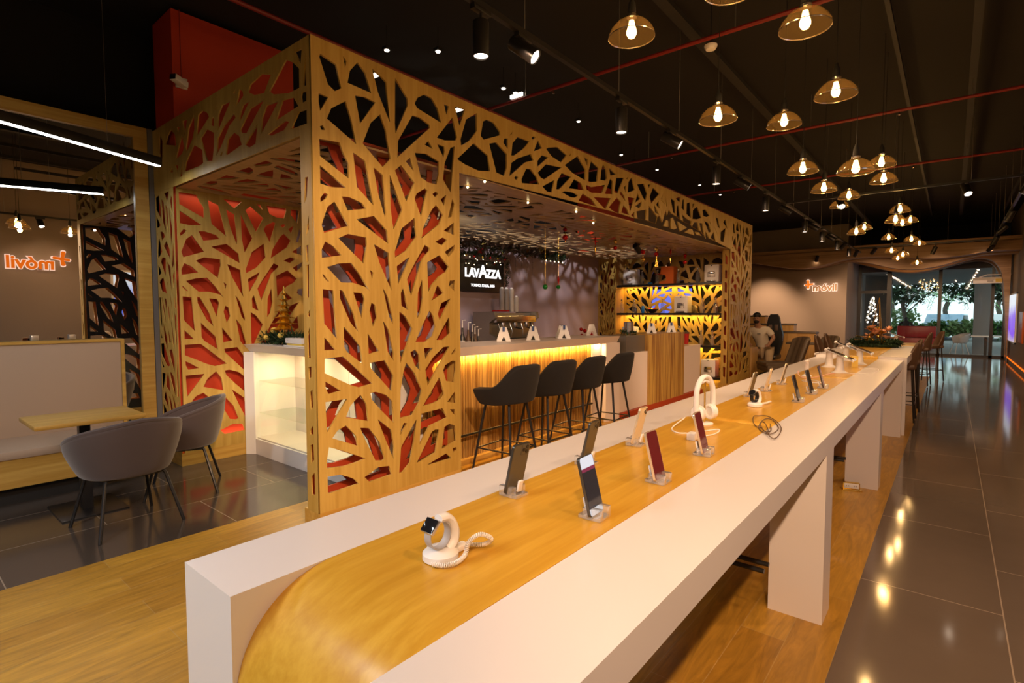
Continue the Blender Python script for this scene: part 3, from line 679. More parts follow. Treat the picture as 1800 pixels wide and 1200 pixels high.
# ------------------------------------------------------------------ track spotlights
def make_spot():
    r = empty('track_spotlight', (0, 0, 0), 'x', 'spotlight', 'black cylinder spotlights on tracks')
    MB().box((-.02, -.075, -.03), (.02, .075, 0), .003).build('adapter', M['black'], r)
    MB().tube([(0, 0, -.03), (0, 0, -.075)], .008).build('stem', M['black'], r)
    h = MB().lathe([(.048, .20), (.05, .195), (.05, -.008), (.045, -.008)], 24, capt=False).build('housing', M['black'], r)
    ln = MB().lathe([(.044, 0), (.001, .004)], 20, capb=False, capt=True).build('lens', M['lens'], h)
    return r, h
spot0, sh0 = make_spot()
def place_spot(loc, d, power=0, size=60, col=WARM, label='', first=[True], blend=.6):
    if first[0]: r, h = spot0, sh0; first[0] = False
    else:
        r = copy_tree(spot0); h = [c for c in r.children if c.name.startswith('housing')][0]
    r.location = loc; r['label'] = label
    d = Vector(d).normalized()
    q = (-d).to_track_quat('Z', 'Y'); h.rotation_euler = q.to_euler()
    piv = Vector((0, 0, -.09)) if abs(d.z) < .9 else Vector((0, 0, -.08))
    # centre of the can hangs under the stem
    h.location = piv + d * (.20 if abs(d.z) > .9 else .10) 
    if power:
        l = lamp('spot_light', 'SPOT', h.location + d * .015, power, col, r, spot_size=math.radians(size), spot_blend=blend, shadow_soft_size=.035)
        aim(l, d)
    return r
def track(name, a, b, label, rods=()):
    t = empty(name, a, label, 'lighting track', 'black lighting tracks')
    A, B = Vector((0, 0, 0)), Vector(b) - Vector(a)
    MB().box((min(A.x, B.x) - .018, min(A.y, B.y) - .018, 0), (max(A.x, B.x) + .018, max(A.y, B.y) + .018, .035)).build('rail', M['black'], t, smooth=False)
    for f in rods: p = A.lerp(B, f); MB().tube([(p.x, p.y, .035), (p.x, p.y, 1.15)], .003, 6).build('suspension_rod', M['steel'], t)
    return t
track('lighting_track', (-2.28, 1.6, 3.4), (-2.28, 20, 3.4), 'long lighting track running beside the oak pavilion', [i / 14 for i in range(15)])
track('lighting_track', (.77, -3.2, 3.4), (.77, 20.1, 3.4), 'long lighting track over the tiled aisle near the right wall', [i / 14 for i in range(15)])
track('lighting_track', (-2.26, 10.15, 3.4), (.75, 10.15, 3.4), 'lighting track crossing the hall among the pendant lamps', [.2, .5, .8])
track('lighting_track', (-2.26, 18.6, 3.4), (.75, 18.6, 3.4), 'far lighting track crossing before the wavy wooden soffit', [.3, .7])
DN = (0, 0, -1)
S = place_spot
S((-4.4, 8.9, 2.78), (0, .80, -.42), 45, 60, label='small spotlight under the oak ceiling aimed at the shelves')
S((-2.28, 2.48, 3.4), DN, 20, 58, label='nearest spotlight over the hall, straight down, at the top edge of the photo')
S((-2.28, 2.90, 3.4), (.75, .25, -.62), 75, 70, label='tilted spotlight next to the nearest hanging-down one', )
S((-2.28, 4.28, 3.4), DN, 20, 58, label='straight down spotlight above the near end of the pavilion fascia')
S((-2.28, 5.35, 3.4), (.8, .25, -.55), 75, 70, label='tilted spotlight second along the pavilion track')
S((-2.28, 6.71, 3.4), DN, 20, 58, label='straight down spotlight third along the pavilion track')
S((-2.28, 7.75, 3.4), (.8, .25, -.55), 70, 70, label='tilted spotlight third along the pavilion track')
far = [(8.95, DN), (10.2, (.8, .25, -.55)), (11.8, DN), (12.6, (.8, .2, -.55)), (13.6, DN), (14.6, (.8, .2, -.6)), (15.6, DN), (16.6, (-.6, .5, -.6)), (17.6, DN), (19.0, (-.4, .6, -.7))]
for i, (y_, d_) in enumerate(far):
    S((-2.28, y_, 3.4), d_, 70 if i > 4 else 22, 60, label='small distant %s spotlight number %s along the pavilion track, counted from its middle' % ('upright' if d_ == DN else 'tilted', ['one', 'two', 'three', 'four', 'five', 'six', 'seven', 'eight', 'nine', 'ten'][i]))
# right track: these light the tables from the aisle side
rt = [(-2.4, (-.55, .55, -.7), 67), (-.6, (-.62, .45, -.7), 96), (.9, (-.50, .30, -.8), 88), (2.3, (-.5, .1, -.8), 85), (3.9, (-.5, -.1, -.8), 85), (5.5, (-.5, -.1, -.8), 92), (7.0, (-.5, -.1, -.8), 92), (8.8, (-.45, 0, -.8), 59),
      (10.5, (-.5, .1, -.8), 59), (13.5, (-.3, .3, -.8), 59), (15.6, (-.6, .3, -.6), 59), (17.8, (-.3, .5, -.8), 59), (19.9, (-.5, .6, -.6), 51)]
for i, (y_, d_, p_) in enumerate(rt):
    S((.77, y_, 3.4), d_, p_, 75, label='spotlight on the aisle track %s' % ['behind the camera', 'above the camera', 'above the near table end', 'over the first table', 'over the coiled cable', 'over the second table', 'over the tablets', 'over the third table end', 'at the right photo edge', 'upper one of the bright pair', 'lower one beside the bright pair', 'near the soffit', 'farthest, in front of the wooden arch'][i])
S((.1, 10.15, 3.4), (.2, -.5, -.7), 0, 60, label='spotlight hanging from the crossing track, glowing toward the camera')
S((-1.45, 10.15, 3.4), (.25, -.6, -.6), 25, 60, label='spotlight on the crossing track behind the middle pendants')
S((-.4, 18.6, 3.4), (-.3, .2, -.8), 40, 60, label='small spotlight on the far crossing track, right of the pendants')
S((-1.8, 18.6, 3.4), (-.5, .6, -.6), 60, 60, label='small spotlight on the far crossing track, left of the glass door')
S((-3.5, 20.1, 3.4), (-.25, .45, -.8), 0, 60, label='small spotlight in front of the lounge wall')
S((.77, .2, 3.4), (-4.2, 2.35, -2.0), 900, 36, label='added unseen spotlight on the aisle track brightening the oak corner panel')  # added spots, here and below, brightening panel, bar front and cashier counter
S((.77, 3.1, 3.4), (-4.4, 2.6, -2.7), 420, 44, label='added unseen spotlight on the aisle track brightening the bar front')
S((.77, 6.2, 3.4), (-4.4, 2.9, -2.6), 480, 40, label='added unseen spotlight on the aisle track brightening the cashier counter')
S((.77, -1.6, 3.4), (-5.4, 2.6, -2.7), 260, 40, label='spotlight on the aisle track aimed at the tub chairs')
S((.77, -1.1, 3.4), (-1.45, 4.3, -3.2), 300, 44, label='spotlight on the aisle track shining under the near table')
S((-4.25, 2.55, 2.78), (-.8, .08, -.75), 26, 85, label='added small spotlight under the oak ceiling brightening the pier screen')  # spot added to brighten the oak screen of the pier
# lounge wall wash: unseen spots without fixtures, brightening the wall
for xx, p_ in ((-5.3, 420), (-3.3, 130)):
    l = lamp('lounge_wash', 'SPOT', (xx, 19.6, 3.12), p_, WARM, None, spot_size=math.radians(70), spot_blend=.9, shadow_soft_size=.05); aim(l, (0, .75, -.7))

# ------------------------------------------------------------------ pendant lamps with amber glass shades
def make_pendant():
    r = empty('pendant_lamp', (0, 0, 0), 'x', 'pendant lamp', 'amber glass pendant lamps')   # origin: rim of shade
    prof = [(.139, 0), (.140, .004), (.137, .022), (.122, .050), (.100, .074), (.098, .078), (.070, .098), (.040, .112), (.030, .120), (.028, .135)]
    o = MB().lathe(prof, 40, capb=False, capt=False).build('shade', M['amber'], r, ang=60)
    MB().lathe([(.1405, -.002), (.1415, .002), (.1395, .005)], 40, capb=False, capt=False).build('rim', M['chrome'], r)
    MB().lathe([(.032, .118), (.034, .132), (.030, .138)], 20).build('collar', M['chrome'], r)
    MB().lathe([(.024, .138), (.026, .150), (.022, .20), (.014, .215), (.010, .235)], 16).build('socket', M['blackmatte'], r)
    c = MB().tube([(0, 0, 0), (0, 0, 1)], .003, 6).build('cord', M['blackmatte'], r); c.location.z = .23
    MB().lathe([(.002, -.006), (.018, .0), (.030, .022), (.030, .035), (.020, .070), (.014, .10)], 16).build('bulb', M['bulb'], r)
    lamp('pendant_light', 'POINT', (0, 0, -.03), 7, (1, .56, .2), r, shadow_soft_size=.03)
    return r
PD = [(1110, 66, 80, 'first pendant lamp at the top middle, beside the hanging spotlight'), (1415, 50, 84, 'biggest pendant lamp, cut by the top edge of the photo'), (1262, 212, 63, 'pendant lamp alone below the smoke detector'),
(1378, 221, 56, 'pendant lamp between the smoke detector and the red pipe'), (1469, 169, 67, 'pendant lamp just above the red pipe'), (1411, 303, 49, 'left pendant lamp of the middle group, highest on its side'),
(1504, 303, 58, 'largest pendant lamp of the middle group, dark socket above it'), (1549, 292, 45, 'pendant lamp touching the right side of the largest middle one'), (1553, 320, 42, 'pendant lamp right below the touching pair'),
(1448, 336, 41, 'pendant lamp under the left of the middle group'), (1492, 348, 34, 'pendant lamp in front of the crossing track, upper one'), (1475, 364, 30, 'pendant lamp in front of the crossing track, lower one'),
(1505, 411, 28, 'left one of the low pair of pendants'), (1519, 403, 25, 'right one of the low pair of pendants'), (1582, 372, 31, 'top lamp of the tight far cluster'), (1574, 390, 32, 'left lamp of the tight far cluster'),
(1586, 395, 26, 'lowest lamp of the tight far cluster'), (1600, 390, 24, 'right lamp of the tight far cluster'), (1562, 420, 22, 'left small pendant below the tight cluster'), (1602, 423, 22, 'right small pendant below the tight cluster'),
(1616, 430, 19.5, 'small pendant right of the row below the tight cluster'), (1567, 443, 21, 'small pendant before the wooden soffit, leftmost'), (1587, 450, 20, 'small pendant before the wooden soffit, second from left'),
(1594, 446, 15, 'tiny pendant before the wooden soffit, behind another'), (1578, 456, 18.5, 'small pendant before the wooden soffit, lowest on the left'), (1612, 464, 18, 'lowest pendant, above the glass door'), (1624, 456, 15.5, 'farthest tiny pendant, above the glass door')]
pen0 = make_pendant()
for i, (x_, y_, w_, lb) in enumerate(PD):
    p = CAM + ray(x_, y_) * (FPX * .28 / w_)
    if i == 0: pen0.location = p; pen0['label'] = lb
    else: copy_to(pen0, p, label=lb)
    o = pen0 if i == 0 else None
copy_to(pen0, pz(1286, -17, 3.25), label='pendant lamp just above the top edge of the photo')
copy_to(pen0, (-.70, 1.75, 3.05), label='pendant lamp above the near table end, seen in the mirror, upper')
copy_to(pen0, (-1.15, 1.72, 2.93), label='pendant lamp above the near table end, seen in the mirror, lower')
copy_to(pen0, (-.75, 2.45, 2.97), label='pendant lamp above the near table end, seen in the mirror, right one')

for o in list(COL.objects):
    if o.name.startswith('cord'): o.scale.z = 4.55 - o.parent.location.z - .23
# ------------------------------------------------------------------ white linear lamp on the left and an added one behind the camera
def linear(a, d, L_, label, power):
    r = empty('linear_lamp', a, label, 'lamp', rz=math.atan2(d[1], d[0]))
    MB().box((0, -.022, 0), (L_, .022, .075), .003).build('housing', M['black'], r)
    MB().box((.01, -.016, -.008), (L_ - .01, .016, 0)).build('diffuser', M['ledwhite'], r)
    for f in (.18, .5, .85): MB().tube([(L_ * f, 0, .075), (L_ * f, 0, 1.665)], .0015, 5).build('suspension_wire', M['steel'], r)
    l = lamp('linear_light', 'AREA', (L_ / 2, 0, -.012), power, COOL, r, shape='RECTANGLE', size=L_, size_y=.03)
linear((-5.60, 1.79, 2.88), (.40, -1.0), 2.6, 'slim black linear lamp with white light hanging over the bench', 15)
linear((-2.6, -.7, 2.88), (.40, -1.0), 2.6, 'added unseen linear lamp behind the camera brightening the near table end', 130)  # second lamp, added for cool light on the table's end face

# ------------------------------------------------------------------ ceiling services
for Y_, lb in ((5.13, 'red sprinkler pipe crossing the ceiling nearest the camera'), (8.47, 'red sprinkler pipe crossing the ceiling behind the first pendants'), (11.67, 'red sprinkler pipe crossing the ceiling, farthest one')):
    t = empty('sprinkler_pipe', (-4.2, Y_, 4.1), lb, 'pipe', 'red sprinkler pipes')
    MB().tube([(-2.3, 0, 0), (5.0, 0, 0)], .02, 8).build('pipe', M['redpipe'], t)
    for xx in (.2, 2.6, 4.3): MB().tube([(xx, 0, .02), (xx, 0, .45)], .006, 6).build('hanger', M['steel'], t)
    for xx in (.6, 3.6): MB().lathe([(.006, -.06), (.018, -.055), (.008, -.04), (.008, -.02)], 8, (xx, 0, 0)).build('sprinkler_head', M['chrome'], t)
t = tag(MB().tube([(-4.62, 0, 4.1), (-4.62, 15, 4.1)], .02, 8).build('sprinkler_pipe', M['redpipe']), 'red sprinkler pipe running above the pavilion corner', 'pipe', 'red sprinkler pipes')
sd = empty('smoke_detector', (-1.87, 5.28, 4.1), 'white smoke detector hanging under the dark ceiling', 'detector')
MB().lathe([(.02, -.045), (.045, -.04), (.06, -.015), (.06, 0)], 20).build('body', M['plwhite'], sd)
MB().tube([(0, 0, 0), (0, 0, .45)], .006, 6).build('drop_rod', M['blackmatte'], sd)
for i, (x_, y_) in enumerate(((680, 88), (770, 90), (906, 163), (1017, 213), (1092, 272), (1115, 284), (1155, 298), (1230, 325), (1266, 342), (885, 155))):
    p = pz(x_, y_, 4.3)
    r = empty('ceiling_downlight', p, 'tiny square downlight above the pavilion, %s' % ['leftmost', 'second from left', 'above the fascia middle', 'fourth along', 'fifth along', 'sixth along', 'seventh along', 'eighth along', 'farthest', 'beside the red pipe'][i], 'downlight', 'small square downlights above the pavilion')
    MB().box((-.035, -.035, 0), (.035, .035, .03)).build('housing', M['blackmatte'], r, smooth=False); MB().tube([(0, 0, .03), (0, 0, .25)], .004, 5).build('stem', M['blackmatte'], r)
    MB().lathe([(.022, -.012), (.028, -.002)], 8).build('lens', M['downlight'], r)
# small linear bars seen through the screens
for i, p in enumerate((pz(660, 132, 4.1), pz(808, 192, 4.1), pz(908, 168, 4.15))):
    tag(MB().box((-.09, -.012, -.02), (.09, .012, .02)).build('ceiling_light_bar', M['downlight']), ['short white light bar glimpsed through the fascia near the corner', 'short white light bar glimpsed through the fascia cut-outs', 'short light bar on the ceiling above the fascia'][i], 'light bar', 'short ceiling light bars').location = p
# cable trays and conduits under the dark ceiling
for i, (x_, y0_, y1_, z_, w_) in enumerate(((-2.05, 1, 20, 4.25, .1), (.1, 1, 20, 4.3, .07), (-.55, 1, 20, 4.36, .04), (1.0, 2, 20, 4.3, .04))):
    tag(MB().box((x_ - w_ / 2, y0_, z_), (x_ + w_ / 2, y1_, z_ + .05)).build('cable_tray', M['blackmatte'], smooth=False), ['wide dark cable tray left of the pendants', 'dark cable tray over the aisle', 'thin dark conduit above the pendants', 'thin dark conduit by the right wall'][i], 'cable tray', 'dark trays under the ceiling')
    for k in range(6): pass
# light above the pavilion ceiling, falling through the cut-outs onto the back wall
for y_, p_ in ((4.6, 110), (6.6, 170), (9.0, 170)):
    l = lamp('pavilion_spot', 'SPOT', (-4.7, y_, 4.2), p_, (1, .92, .92), None, spot_size=math.radians(85), spot_blend=.5, shadow_soft_size=.12); aim(l, (-.55, .25, -.8))
# security camera
s = empty('security_camera', (-5.93, 2.10, 3.80), 'white security camera mounted on the red wall', 'camera')
MB().box((0, -.05, -.05), (.02, .05, .05)).build('bracket', M['plwhite'], s)
MB().tube([(.01, 0, 0), (.05, -.03, -.01)], .012).build('arm', M['plwhite'], s)
h = MB().box((-.09, -.035, -.03), (.07, .035, .03), .01).build('housing', M['plwhite'], s); h.location = (.09, -.04, -.02); h.rotation_euler = (0, math.radians(8), math.radians(120))
k = MB().box((-.096, -.03, -.025), (-.088, .03, .025), .003).build('lens', M['black'], h)
MB().tube([(.01, 0, .05), (.01, 0, .7)], .004, 6).build('cable', M['redpipe'], s)
# ------------------------------------------------------------------ upholstered shells
def shell(rx, ry, z0, hz, zbot, flare=1.15, wrap=math.radians(125), thick=.03, taper=.8, power=2.4, n=48, m_=14):
    """bucket shell open to -x... sitter faces -x; back at +x. hz(t): rim height for t in -1..1 (0 = back centre)"""
    b = MB()
    def fn(u, v):
        t = u * 2 - 1; a = t * wrap; h = z0 + (hz(t) - z0) * v
        k = taper + (1 - taper) * min(1, (v * 1.35)) ** .6 + (flare - 1) * v
        c, s_ = math.cos(a), math.sin(a); q = (abs(c) ** power + abs(s_) ** power) ** (-1 / power)
        return Vector((rx * q * c * k, ry * q * s_ * k, h))
    b.grid(fn, n, m_)
    return b
def leg_pts(x0, y0, z0, x1, y1): return [(x0, y0, z0), (x1, y1, .0)]

def make_bar_stool():
    r = empty('bar_stool', (0, 0, 0), 'x', 'bar stool', 'black bar stools at the slatted bar')
    def hz(t):
        a = abs(t); k = min(1, max(0, (a - .22) / .42)); k = k * k * (3 - 2 * k)
        return .895 + .185 * (1 - k) - .03 * a * a
    b = shell(.235, .250, .74, hz, .7, 1.12, math.radians(128), power=2.3, taper=.86)
    o = b.build('backrest', M['charcoal'], r, ang=70); solidify(o, .080, 0); subsurf(o, 1)
    b = MB().lathe([(.001, .725), (.17, .725), (.215, .745), (.225, .78), (.20, .81), (.10, .818), (.001, .82)], 36, capb=False, capt=False); b.bm.transform(Matrix.Diagonal((1, 1.1, 1, 1))); b.build('seat', M['charcoal'], r, ang=70)
    ft = []
    for sx in (-1, 1):
        for sy in (-1, 1):
            MB().tube([(sx * .13, sy * .13, .74), (sx * .235, sy * .235, .004)], [.013, .010], 10).build('leg', M['black'], r)
            k = .42; ft.append((sx * (.13 + .105 * (1 - .30 / .74)), sy * (.13 + .105 * (1 - .30 / .74)), .30))
    order = [ft[0], ft[1], ft[3], ft[2]]
    b = MB()
    for i in range(4): b.tube([order[i], order[(i + 1) % 4]], .008, 8)
    b.build('footrest', M['black'], r)
    return r
bs0 = make_bar_stool()
sx = -3.17
edges = [(936, 'nearest of the black stools, in front of the slatted bar, beside the oak panel'), (1002, 'second black bar stool from the oak panel'), (1056, 'third black bar stool from the oak panel'), (1107, 'farthest black bar stool, in front of the mauve end of the bar')]
for i, (ex, lb) in enumerate(edges):
    yy = px(ex, 650, sx + .26).y - .06
    if i == 0: bs0.location = (sx, yy, .004); bs0['label'] = lb; bs0.rotation_euler.z = .05
    else: copy_to(bs0, (sx, yy, .004), [0, -.04, .06, .02][i], lb)
# brown stools along the aisle side of the farther tables
def make_side_stool():
    r = empty('bar_stool', (0, 0, 0), 'x', 'bar stool', 'brown stools on the aisle side of the far tables')
    def hz(t): a = abs(t); return .80 + .32 * max(0, 1 - (a / .72) ** 3)
    o = shell(.20, .22, .74, hz, .7, 1.05, math.radians(95), power=2.6, taper=.9).build('backrest', M['brownleather'], r, ang=70); solidify(o, .03, 0)
    MB().box((-.2, -.2, .74), (.19, .2, .81), .03).build('seat', M['brownleather'], r)
    for a in (-1, 1):
        for c in (-1, 1): MB().tube([(a * .15, c * .15, .75), (a * .2, c * .2, .004)], .012, 8).build('leg', M['black'], r)
    b = MB(); q = [(-.187, -.187, .25), (.187, -.187, .25), (.187, .187, .25), (-.187, .187, .25)]
    for i in range(4): b.tube([q[i], q[(i + 1) % 4]], .008, 8)
    b.build('footrest', M['black'], r)
    return r
ss0 = make_side_stool()
for i, (x_, y_, z_, lb) in enumerate([(-.56, 9.45, .004, 'brown stool with its back to the aisle, nearest along the far tables'), (-.56, 10.45, .004, 'brown stool second along the aisle side of the far tables'), (-.52, 14.2, .004, 'dark stool beside the far square oak table'), (-.34, 15.4, .004, 'dark stool standing farthest out toward the glass front')]):
    if i == 0: ss0.location = (x_, y_, z_); ss0['label'] = lb
    else: copy_to(ss0, (x_, y_, z_), [0, .1, -.1, .25][i], lb)
for i, (x_, y_, lb) in enumerate([(-1.75, 11.35, 'dark stool on the lounge side of the wreath table'), (-1.75, 12.3, 'dark stool on the lounge side of the wreath table, farther one')]):
    copy_to(ss0, (x_, y_, .004), PI, lb, 'dark stools on the lounge side')

# grey velvet tub chairs
def make_tub():
    r = empty('tub_chair', (0, 0, 0), 'x', 'armchair', 'grey velvet tub chairs at the small table')
    def hz(t): a = abs(t); return .80 - .20 * (a ** 1.5) 
    b = shell(.285, .30, .40, hz, .36, 1.13, math.radians(126), power=2.3, taper=.80)
    o = b.build('backrest', M['velvet'], r, ang=80); solidify(o, .035, 0); subsurf(o, 1)
    b = MB().tube([Vector((.285 * 1.13 * (lambda c, s_: (abs(c) ** 2.2 + abs(s_) ** 2.2) ** (-1 / 2.2))(math.cos(a), math.sin(a)) * math.cos(a), .30 * 1.13 * (lambda c, s_: (abs(c) ** 2.2 + abs(s_) ** 2.2) ** (-1 / 2.2))(math.cos(a), math.sin(a)) * math.sin(a), hz(a / math.radians(126)) + .002)) for a in [math.radians(-126 + 252 * k / 40) for k in range(41)]], .019, 8)
    b.build('piping', M['velvet'], r)
    b = MB().lathe([(.001, .375), (.17, .378), (.225, .395), (.245, .43), (.235, .465), (.19, .485), (.001, .49)], 36, capb=False, capt=False); b.bm.transform(Matrix.Diagonal((1.02, 1.08, 1, 1))); b.build('seat', M['velvet'], r, ang=70)
    for a in (-1, 1):
        for c in (-1, 1): MB().tube([(a * .15, c * .17, .40), (a * .17, c * .19, .37), (a * .265, c * .265, 0)], .0115, 10).build('leg', M['black'], r)
    MB().box((-.16, -.18, .372), (.16, .18, .385)).build('seat_frame', M['black'], r)
    return r
t0 = make_tub(); t0.location = (-4.64, 1.19, 0); t0.rotation_euler.z = .10; t0['label'] = 'grey velvet tub chair in front, its round back toward the camera'
copy_to(t0, (-5.19, 1.76, 0), math.radians(66), 'grey velvet tub chair behind, turned so that its inside shows')
# small oak bistro table
bt = empty('bistro_table', (-5.25, 1.08, 0), 'small oak table on a black pedestal before the bench', 'table')
b = MB().box((-.27, -.34, .715), (.30, .34, .75), .012); b.build('table_top', M['oak_y'], bt, smooth=True)
MB().box((-.035, -.035, .012), (.035, .035, .715)).build('column', M['black'], bt)
MB().box((-.27, -.20, 0), (.24, .22, .012), .003).build('base_plate', M['black'], bt)
MB().box((-.15, -.18, .70), (.15, .18, .715)).build('support_plate', M['black'], bt)

# ------------------------------------------------------------------ phones on acrylic stands
def make_phone_pair(body, screen, back):
    """phone faces +x, leans toward -x"""
    s = empty('phone_stand', (0, 0, 0), 'x', 'stand', 'clear acrylic phone stands')
    b = MB().box((-.028, -.034, 0), (.030, -.012, .034), .003); b.box((-.028, .012, 0), (.030, .034, .034), .003); b.box((.006, -.03, .0), (.030, .03, .008), .002)
    b.box((-.044, -.030, 0), (-.018, .030, .010), .002)
    b.build('base', M['acrylic'], s)
    MB().box((-.012, -.010, .02), (-.004, .010, .058), .002, Matrix.Translation((-.016, 0, 0)) @ Matrix.Rotation(math.radians(-14), 4, 'Y')).build('clip', M['plwhite'], s)
    p = empty('smartphone', (0, 0, 0), 'x', 'phone', 'display phones in two rows')
    p.rotation_euler = (0, math.radians(-14), 0)
    w_, h_, t_ = .080, .172, .0088
    def rr(y, z, r, x0, x1, mt, nm, par=p):
        pts = []
        for cy_, cz, a0 in ((y - r, h_ - (h_ - z) - r, 0), (-y + r, z - r, 90), (-y + r, (h_ - z) + r, 180), (y - r, (h_ - z) + r, 270)):
            for k in range(6): a = math.radians(a0 + 90 * k / 5); pts.append((cy_ + r * math.cos(a), cz + r * math.sin(a)))
        b = MB().prism(pts, 'x', x0, x1); return b.build(nm, mt, par, ang=50)
    rr(w_ / 2, h_, .011, -t_ / 2, t_ / 2, body, 'frame'); rr(w_ / 2 - .0025, h_ - .0025, .009, t_ / 2, t_ / 2 + .0006, screen, 'screen'); rr(w_ / 2 - .002, h_ - .002, .0095, -t_ / 2 - .0006, -t_ / 2, back, 'back_panel')
    MB().prism([(-.033 + q[0], .135 + q[1]) for q in ((0, 0), (.034, 0), (.034, .033), (0, .033))], 'x', -t_ / 2 - .002, -t_ / 2 - .0006).build('camera_bump', back, p)
    for dy, dz in ((-.024, .144), (-.024, .160), (-.009, .152)): MB().lathe([(.0065, 0), (.0065, .0018), (.004, .0019)], 14, (-t_ / 2 - .0019, dy, dz), (-1, 0, 0)).build('camera_lens', M['black'], p)
    return s, p
scr_dark = mat('dark_phone_screen', (.012, .012, .014), .06, spec=.8)
scr_red = mat('red_phone_screen', (.10, .008, .012), .08, emit=(.30, .012, .02), es=.10, spec=.8)
graph = mat('graphite_metal', (.09, .085, .075), .3, metal=.7); champagne = mat('champagne_metal', (.75, .62, .42), .25, metal=.6)
olive = mat('olive_phone_back', (.10, .09, .065), .3); cream = mat('cream_phone_back', (.80, .68, .45), .3); plum = mat('plum_phone_back', (.08, .02, .03), .25)
def scr_with(top, name):
    """screen material with a lit notification band at the top"""
    m = mat(name, (.012, .012, .014), .07, spec=.8); N, L, b = nodes(m)
    tc = N.new('ShaderNodeTexCoord'); sp = N.new('ShaderNodeSeparateXYZ'); L.new(tc.outputs['Object'], sp.inputs[0])
    r = ramp(N, [(0, (.55, .55, .58)), (.12, (.55, .55, .58))]); r.color_ramp.interpolation = 'CONSTANT'
    for p_, c_ in ((.13, (.012, .012, .016)), (.74, (.22, .02, .06)), (.80, top)): e = r.color_ramp.elements.new(p_); e.color = (*c_, 1)
    dv = N.new('ShaderNodeMath'); dv.operation = 'DIVIDE'; dv.inputs[1].default_value = .172; L.new(sp.outputs['Z'], dv.inputs[0]); L.new(dv.outputs[0], r.inputs[0])
    L.new(r.outputs[0], b.inputs['Emission Color']); b.inputs['Emission Strength'].default_value = 1.0
    return m
scr_lit = scr_with((.75, .74, .80), 'lit_phone_screen')
lbls = [('dark olive phone seen from behind, nearest on the left of the oak strip', olive, graph, scr_dark), ('second dark olive phone on the left side, behind the lit-screen phone', olive, graph, scr_dark), ('cream coloured phone seen from behind, third on the left side', cream, champagne, scr_dark),
 ('phone with a lit white and black screen, nearest on the right side', plum, graph, scr_lit), ('phone with a plain dark red screen, second on the right side', plum, champagne, scr_red), ('phone with a red and white screen in front of the headphones', plum, champagne, scr_red),
 ('brown phone just behind the dark smartwatch on the left', olive, champagne, scr_dark), ('silver edged phone, middle of the far left row', cream, champagne, scr_dark), ('farthest phone of the left row', olive, champagne, scr_dark),
 ('black phone of the far right row, right of the dark smartwatch', plum, graph, scr_dark), ('black phone, middle of the far right row', plum, graph, scr_dark), ('farthest phone of the right row, with a reddish screen', plum, graph, scr_red)]
pos = [(-1.10, 1.34), (-1.105, 1.80), (-1.09, 2.20), (-.784, 1.342), (-.777, 1.768), (-.781, 2.23), (-1.095, 3.99), (-1.075, 4.33), (-1.078, 4.82), (-.766, 3.95), (-.768, 4.39), (-.758, 4.78)]
kinds = {}
for i, ((x_, y_), (lb, bk, fr_, sc_)) in enumerate(zip(pos, lbls)):
    key = (bk.name, fr_.name, sc_.name); left = x_ < -.95; rz = PI if left else 0
    rz += [-.05, .06, .03, .04, -.03, .05][i % 6]
    if key not in kinds:
        s, p = make_phone_pair(fr_, sc_, bk); kinds[key] = (s, p); s.location = (x_, y_, TZ + .0015); s.rotation_euler.z = rz
        p.location = (x_, y_, TZ + .011); p.rotation_euler = (0, math.radians(-14), rz)
        pp, ss = p, s
    else:
        ss = copy_to(kinds[key][0], (x_, y_, TZ + .0015), rz); pp = copy_to(kinds[key][1], (x_, y_, TZ + .011), rz)
    pp['label'] = lb; ss['label'] = 'clear stand under the ' + lb
    if len(ss['label'].split()) > 16: ss['label'] = ' '.join(ss['label'].split()[:16])

# ------------------------------------------------------------------ smartwatch displays
def coil(path, R, turns, r, n=10):
    """coiled cord along a polyline"""
    pts = [Vector(p) for p in path]; seg = [0]
    for a, b in zip(pts, pts[1:]): seg.append(seg[-1] + (b - a).length)
    tot = seg[-1]; out_ = []; N = int(turns * n)
    for k in range(N + 1):
        d = tot * k / N; i = max(j for j in range(len(seg)) if seg[j] <= d + 1e-9); i = min(i, len(pts) - 2)
        f = (d - seg[i]) / max(1e-9, seg[i + 1] - seg[i]); p = pts[i].lerp(pts[i + 1], f)
        t = (pts[i + 1] - pts[i]).normalized(); u = t.cross(Vector((0, 0, 1))).normalized(); v = u.cross(t)
        a = 2 * PI * k / n; out_.append(p + u * R * math.cos(a) + v * R * math.sin(a))
    return out_
def spline(pts, n=8):
    P_ = [Vector(p) for p in pts]; P_ = [P_[0] * 2 - P_[1]] + P_ + [P_[-1] * 2 - P_[-2]]; o = []
    for i in range(1, len(P_) - 2):
        for k in range(n):
            t = k / n; a, b, c, d = P_[i - 1], P_[i], P_[i + 1], P_[i + 2]
            o.append(.5 * ((2 * b) + (c - a) * t + (2 * a - 5 * b + 4 * c - d) * t * t + (3 * b - a - 3 * c + d) * t ** 3))
    o.append(P_[-2]); return o
